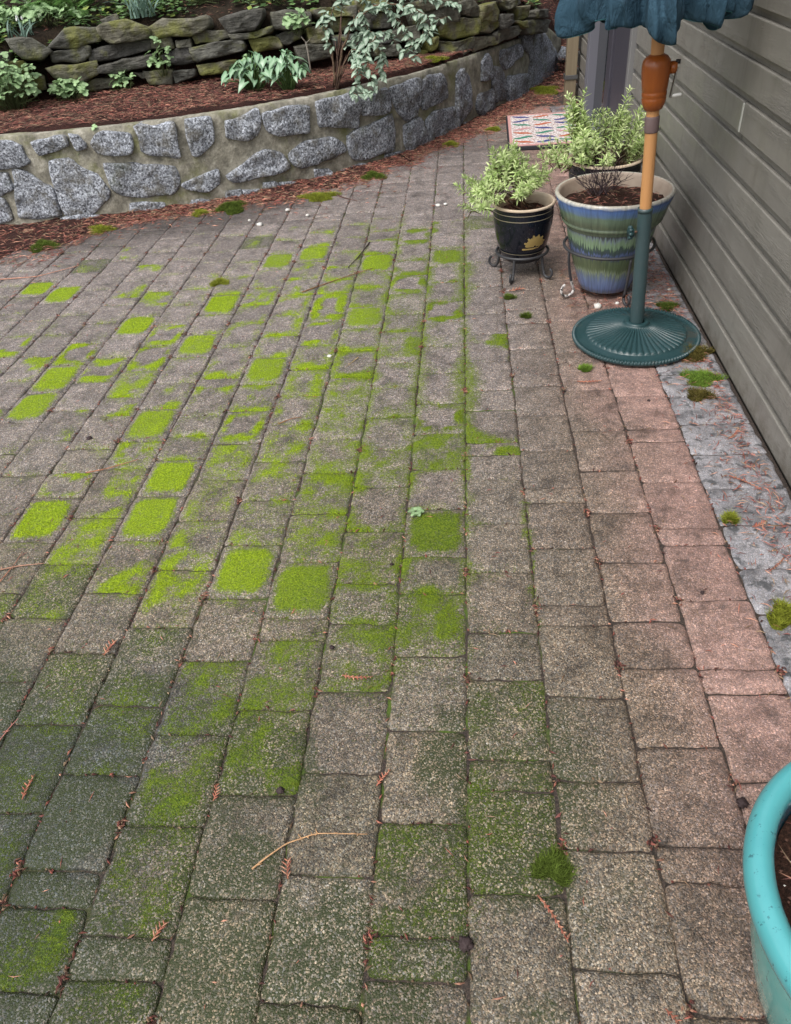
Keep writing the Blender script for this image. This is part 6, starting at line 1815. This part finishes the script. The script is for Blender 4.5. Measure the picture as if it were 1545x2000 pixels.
CUS = [((.880, 2.772), .075, .030, BRN, 'brown olive moss cushion touching the parasol base'), ((.878, 2.575), .055, .020, GRN, 'green moss cushion below the brown one by the base'), ((.84, 2.455), .042, .018, BRN, 'brownish round moss cushion on the grey pavers'),
       ((.80, 1.36), .042, .028, YEL, 'bright yellow green moss cushion at the right edge'), ((.15, .70), .034, .008, DKG, 'dark olive moss tuft across a joint in the foreground'),
       ((.258, 3.176), .020, .012, DKG, 'small dark moss tuft on the pinkish paver right of the long mossy joint'), ((.457, 2.682), .026, .010, GRN, 'small green moss tuft left below the parasol base'), ((.883, 3.22), .04, .012, DKG, 'dark moss tuft behind the parasol base by the wall'),
       ((.193, 3.387), .022, .012, DKG, 'dark moss tuft in front of the small plant stand'), ((-1.312, 3.744), .045, .012, YEL, 'olive moss tuft on a bare paver at mid left'),
       ((.763, 1.752), .024, .012, YEL, 'little bright moss tuft on the edge of the grey pavers'), ((-1.55, 4.98), .11, .04, DKG, 'dark moss mound against the wall left of the cobbles'), ((-.98, 5.12), .10, .025, YEL, 'yellowish moss mound on the needle drift below the pale granite'),
       ((-2.35, 4.70), .07, .025, YEL, 'olive moss patch in the left needle drift'), ((-2.62, 4.45), .09, .03, DKG, 'dark moss clump in the needle heap at far left'), ((-.66, 5.52), .09, .025, DKG, 'dark moss mound by the dead twig at the wall'),
       ((-.12, 6.25), .07, .02, YEL, 'moss tuft at the wall right of the middle'), ((.22, 6.62), .07, .02, YEL, 'moss tuft at the wall left of the doormat'), ((.70, 7.95), .16, .04, YEL, 'moss bank below the end boulder'), ((-.25, 6.55), .10, .02, YEL, 'moss on the bed edge below the yellow mossy stone'),
       ((-1.75, 4.93), .06, .015, YEL, 'small bright moss patch before the dark low stone')]
for k, ((x, y), R, H, col, lab) in enumerate(CUS):
    z = 0 if y < foot_v(WP, x) or x > .4 else float(bed_z(np.array(x), np.array(y)))
    if x > .4 and y > 7.5: z = max(0, (y - 8) * .3)
    o = link('moss_cushion', cushion(k, R, H, col, int(900 + R * R * 260000)), M['moss'], None, (x, y, z))
    tag(o, lab, 'moss cushion', 'loose moss cushions')

# granite rubble by the boulder
o = link('rubble_stone', lump('rubble_stone', .075, 5, .9, .5), M['granite'], None, (.99, 8.62, .19))
tag(o, 'small grey granite rock beside the end boulder of the wall', 'rock')

# weed shoots
w = empty('weed_seedling', (-.175, 1.80, 0))
tag(w, 'tiny pale green weed growing from the joint at the centre of the patio', 'weed')
for k in range(6):
    o = link('leaf', TF[k % 5], M['leaf'], w)
    o.location = (.012 * math.cos(k * 1.05), .012 * math.sin(k * 1.05), .012)
    o.rotation_euler = (.2, 0, k * 1.05); o.scale = (.38, .38, .38)
w = empty('weed_seedling', (-2.62, 6.05, .56))
w.location = (-2.40, 4.99, .50)
tag(w, 'yellow green weed hanging over the wall top at left', 'weed')
for k in range(9):
    o = link('leaf', TF[k % 5], M['leaf'], w)
    o.location = (.09 * math.cos(k * 2.1), -.02 - .01 * (k % 3), .05 - .018 * k)
    o.rotation_euler = (.6, 0, k * 1.3); o.scale = (.6, .6, .6)

# more growth on the bank above the dry wall
trefoil_plant((-1.05, 6.78, 1.0), 40, .34, .16, .12, 'leaf mat on the bank left of the trailing shrub', 20, (.8, 1.3))
trefoil_plant((-2.05, 6.62, 1.02), 30, .26, .14, .10, 'small leaf patch right of the grey green blade clump', 21, (.7, 1.2))
trefoil_plant((-3.35, 6.15, .98), 34, .22, .14, .16, 'pale leaf clump at the far left end of the dry wall top', 22, (.9, 1.4))
trefoil_plant((-.55, 6.75, .98), 30, .3, .12, .12, 'leaf clump behind the trailing shrub on the bank', 23, (.8, 1.3))
fern((-2.5, 6.95, 1.1), 11, 'fern behind the blade clump on the bank', 5, .9)
fern((-1.35, 7.05, 1.12), 9, 'fern behind the leaf mat above the arum', 6, .8)

# the dark wood behind the garden (seen in the door glass)
n = 16000
X = rng.uniform(-9, 1.2, n); Y = 9.6 + rng.random(n) ** 1.5 * 2.5; Z = .8 + rng.random(n) ** 1.2 * 5.5
k = fbm(X, Z, .9, 5) > .40
X, Y, Z = X[k], Y[k], Z[k]; n = len(X)
P = np.c_[X, Y, Z]
a = rng.normal(size=(n, 3)); a /= np.linalg.norm(a, axis=1)[:, None]
b = np.cross(a, rng.normal(size=(n, 3))); b /= np.linalg.norm(b, axis=1)[:, None]
L = rng.uniform(.08, .2, n)[:, None]
V = np.stack([P - a * L, P + b * L * .5, P + a * L, P - b * L * .5], 1).reshape(-1, 3)
cc = np.repeat(np.array([.045, .075, .028]) * rng.uniform(.5, 1.6, (n, 1)), 4, 0)
o = link('wood_foliage', npmesh('wood_foliage', V, np.arange(4 * n).reshape(-1, 4), False, {'col': cc}), M['leaf'])
tag(o, 'dark evergreen foliage of the wood beyond the garden bank', 'wood', kind='stuff')

# low creeping cover on the bank
n = 9000
X = rng.uniform(-4.2, .7, n); Y = foot_v(DP, np.clip(X, DP[0, 0], DP[-1, 0])) + .12 + rng.random(n) ** 1.2 * 1.3
k = fbm(X, Y, 2.6, 91) + .25 * (rng.random(n) - .5) > .47
X, Y = X[k], Y[k]; n = len(X)
Z = bed_z(X, Y) + .015 + rng.random(n) * .05
P = np.c_[X, Y, Z]
th_ = rng.random(n) * 6.283
a = np.c_[np.cos(th_), np.sin(th_), rng.uniform(-.3, .4, n)]
b = np.c_[-np.sin(th_), np.cos(th_), rng.uniform(-.4, .4, n)]
L = rng.uniform(.014, .038, n)[:, None]
V = np.stack([P - a * L, P + b * L * .6 - a * L * .2, P + a * L, P - b * L * .6 - a * L * .2], 1).reshape(-1, 3)
pal = np.array([[.13, .24, .07], [.20, .33, .12], [.08, .16, .045], [.28, .35, .09], [.26, .38, .20]])
cc = np.repeat(pal[rng.integers(0, 5, n)] * rng.uniform(.6, 1.25, (n, 1)), 4, 0)
o = link('ground_cover', npmesh('ground_cover', V, np.arange(4 * n).reshape(-1, 4), False, {'col': cc}), M['leaf'])
tag(o, 'low creeping green cover on the dark bank above the dry wall', 'ground cover', kind='stuff')
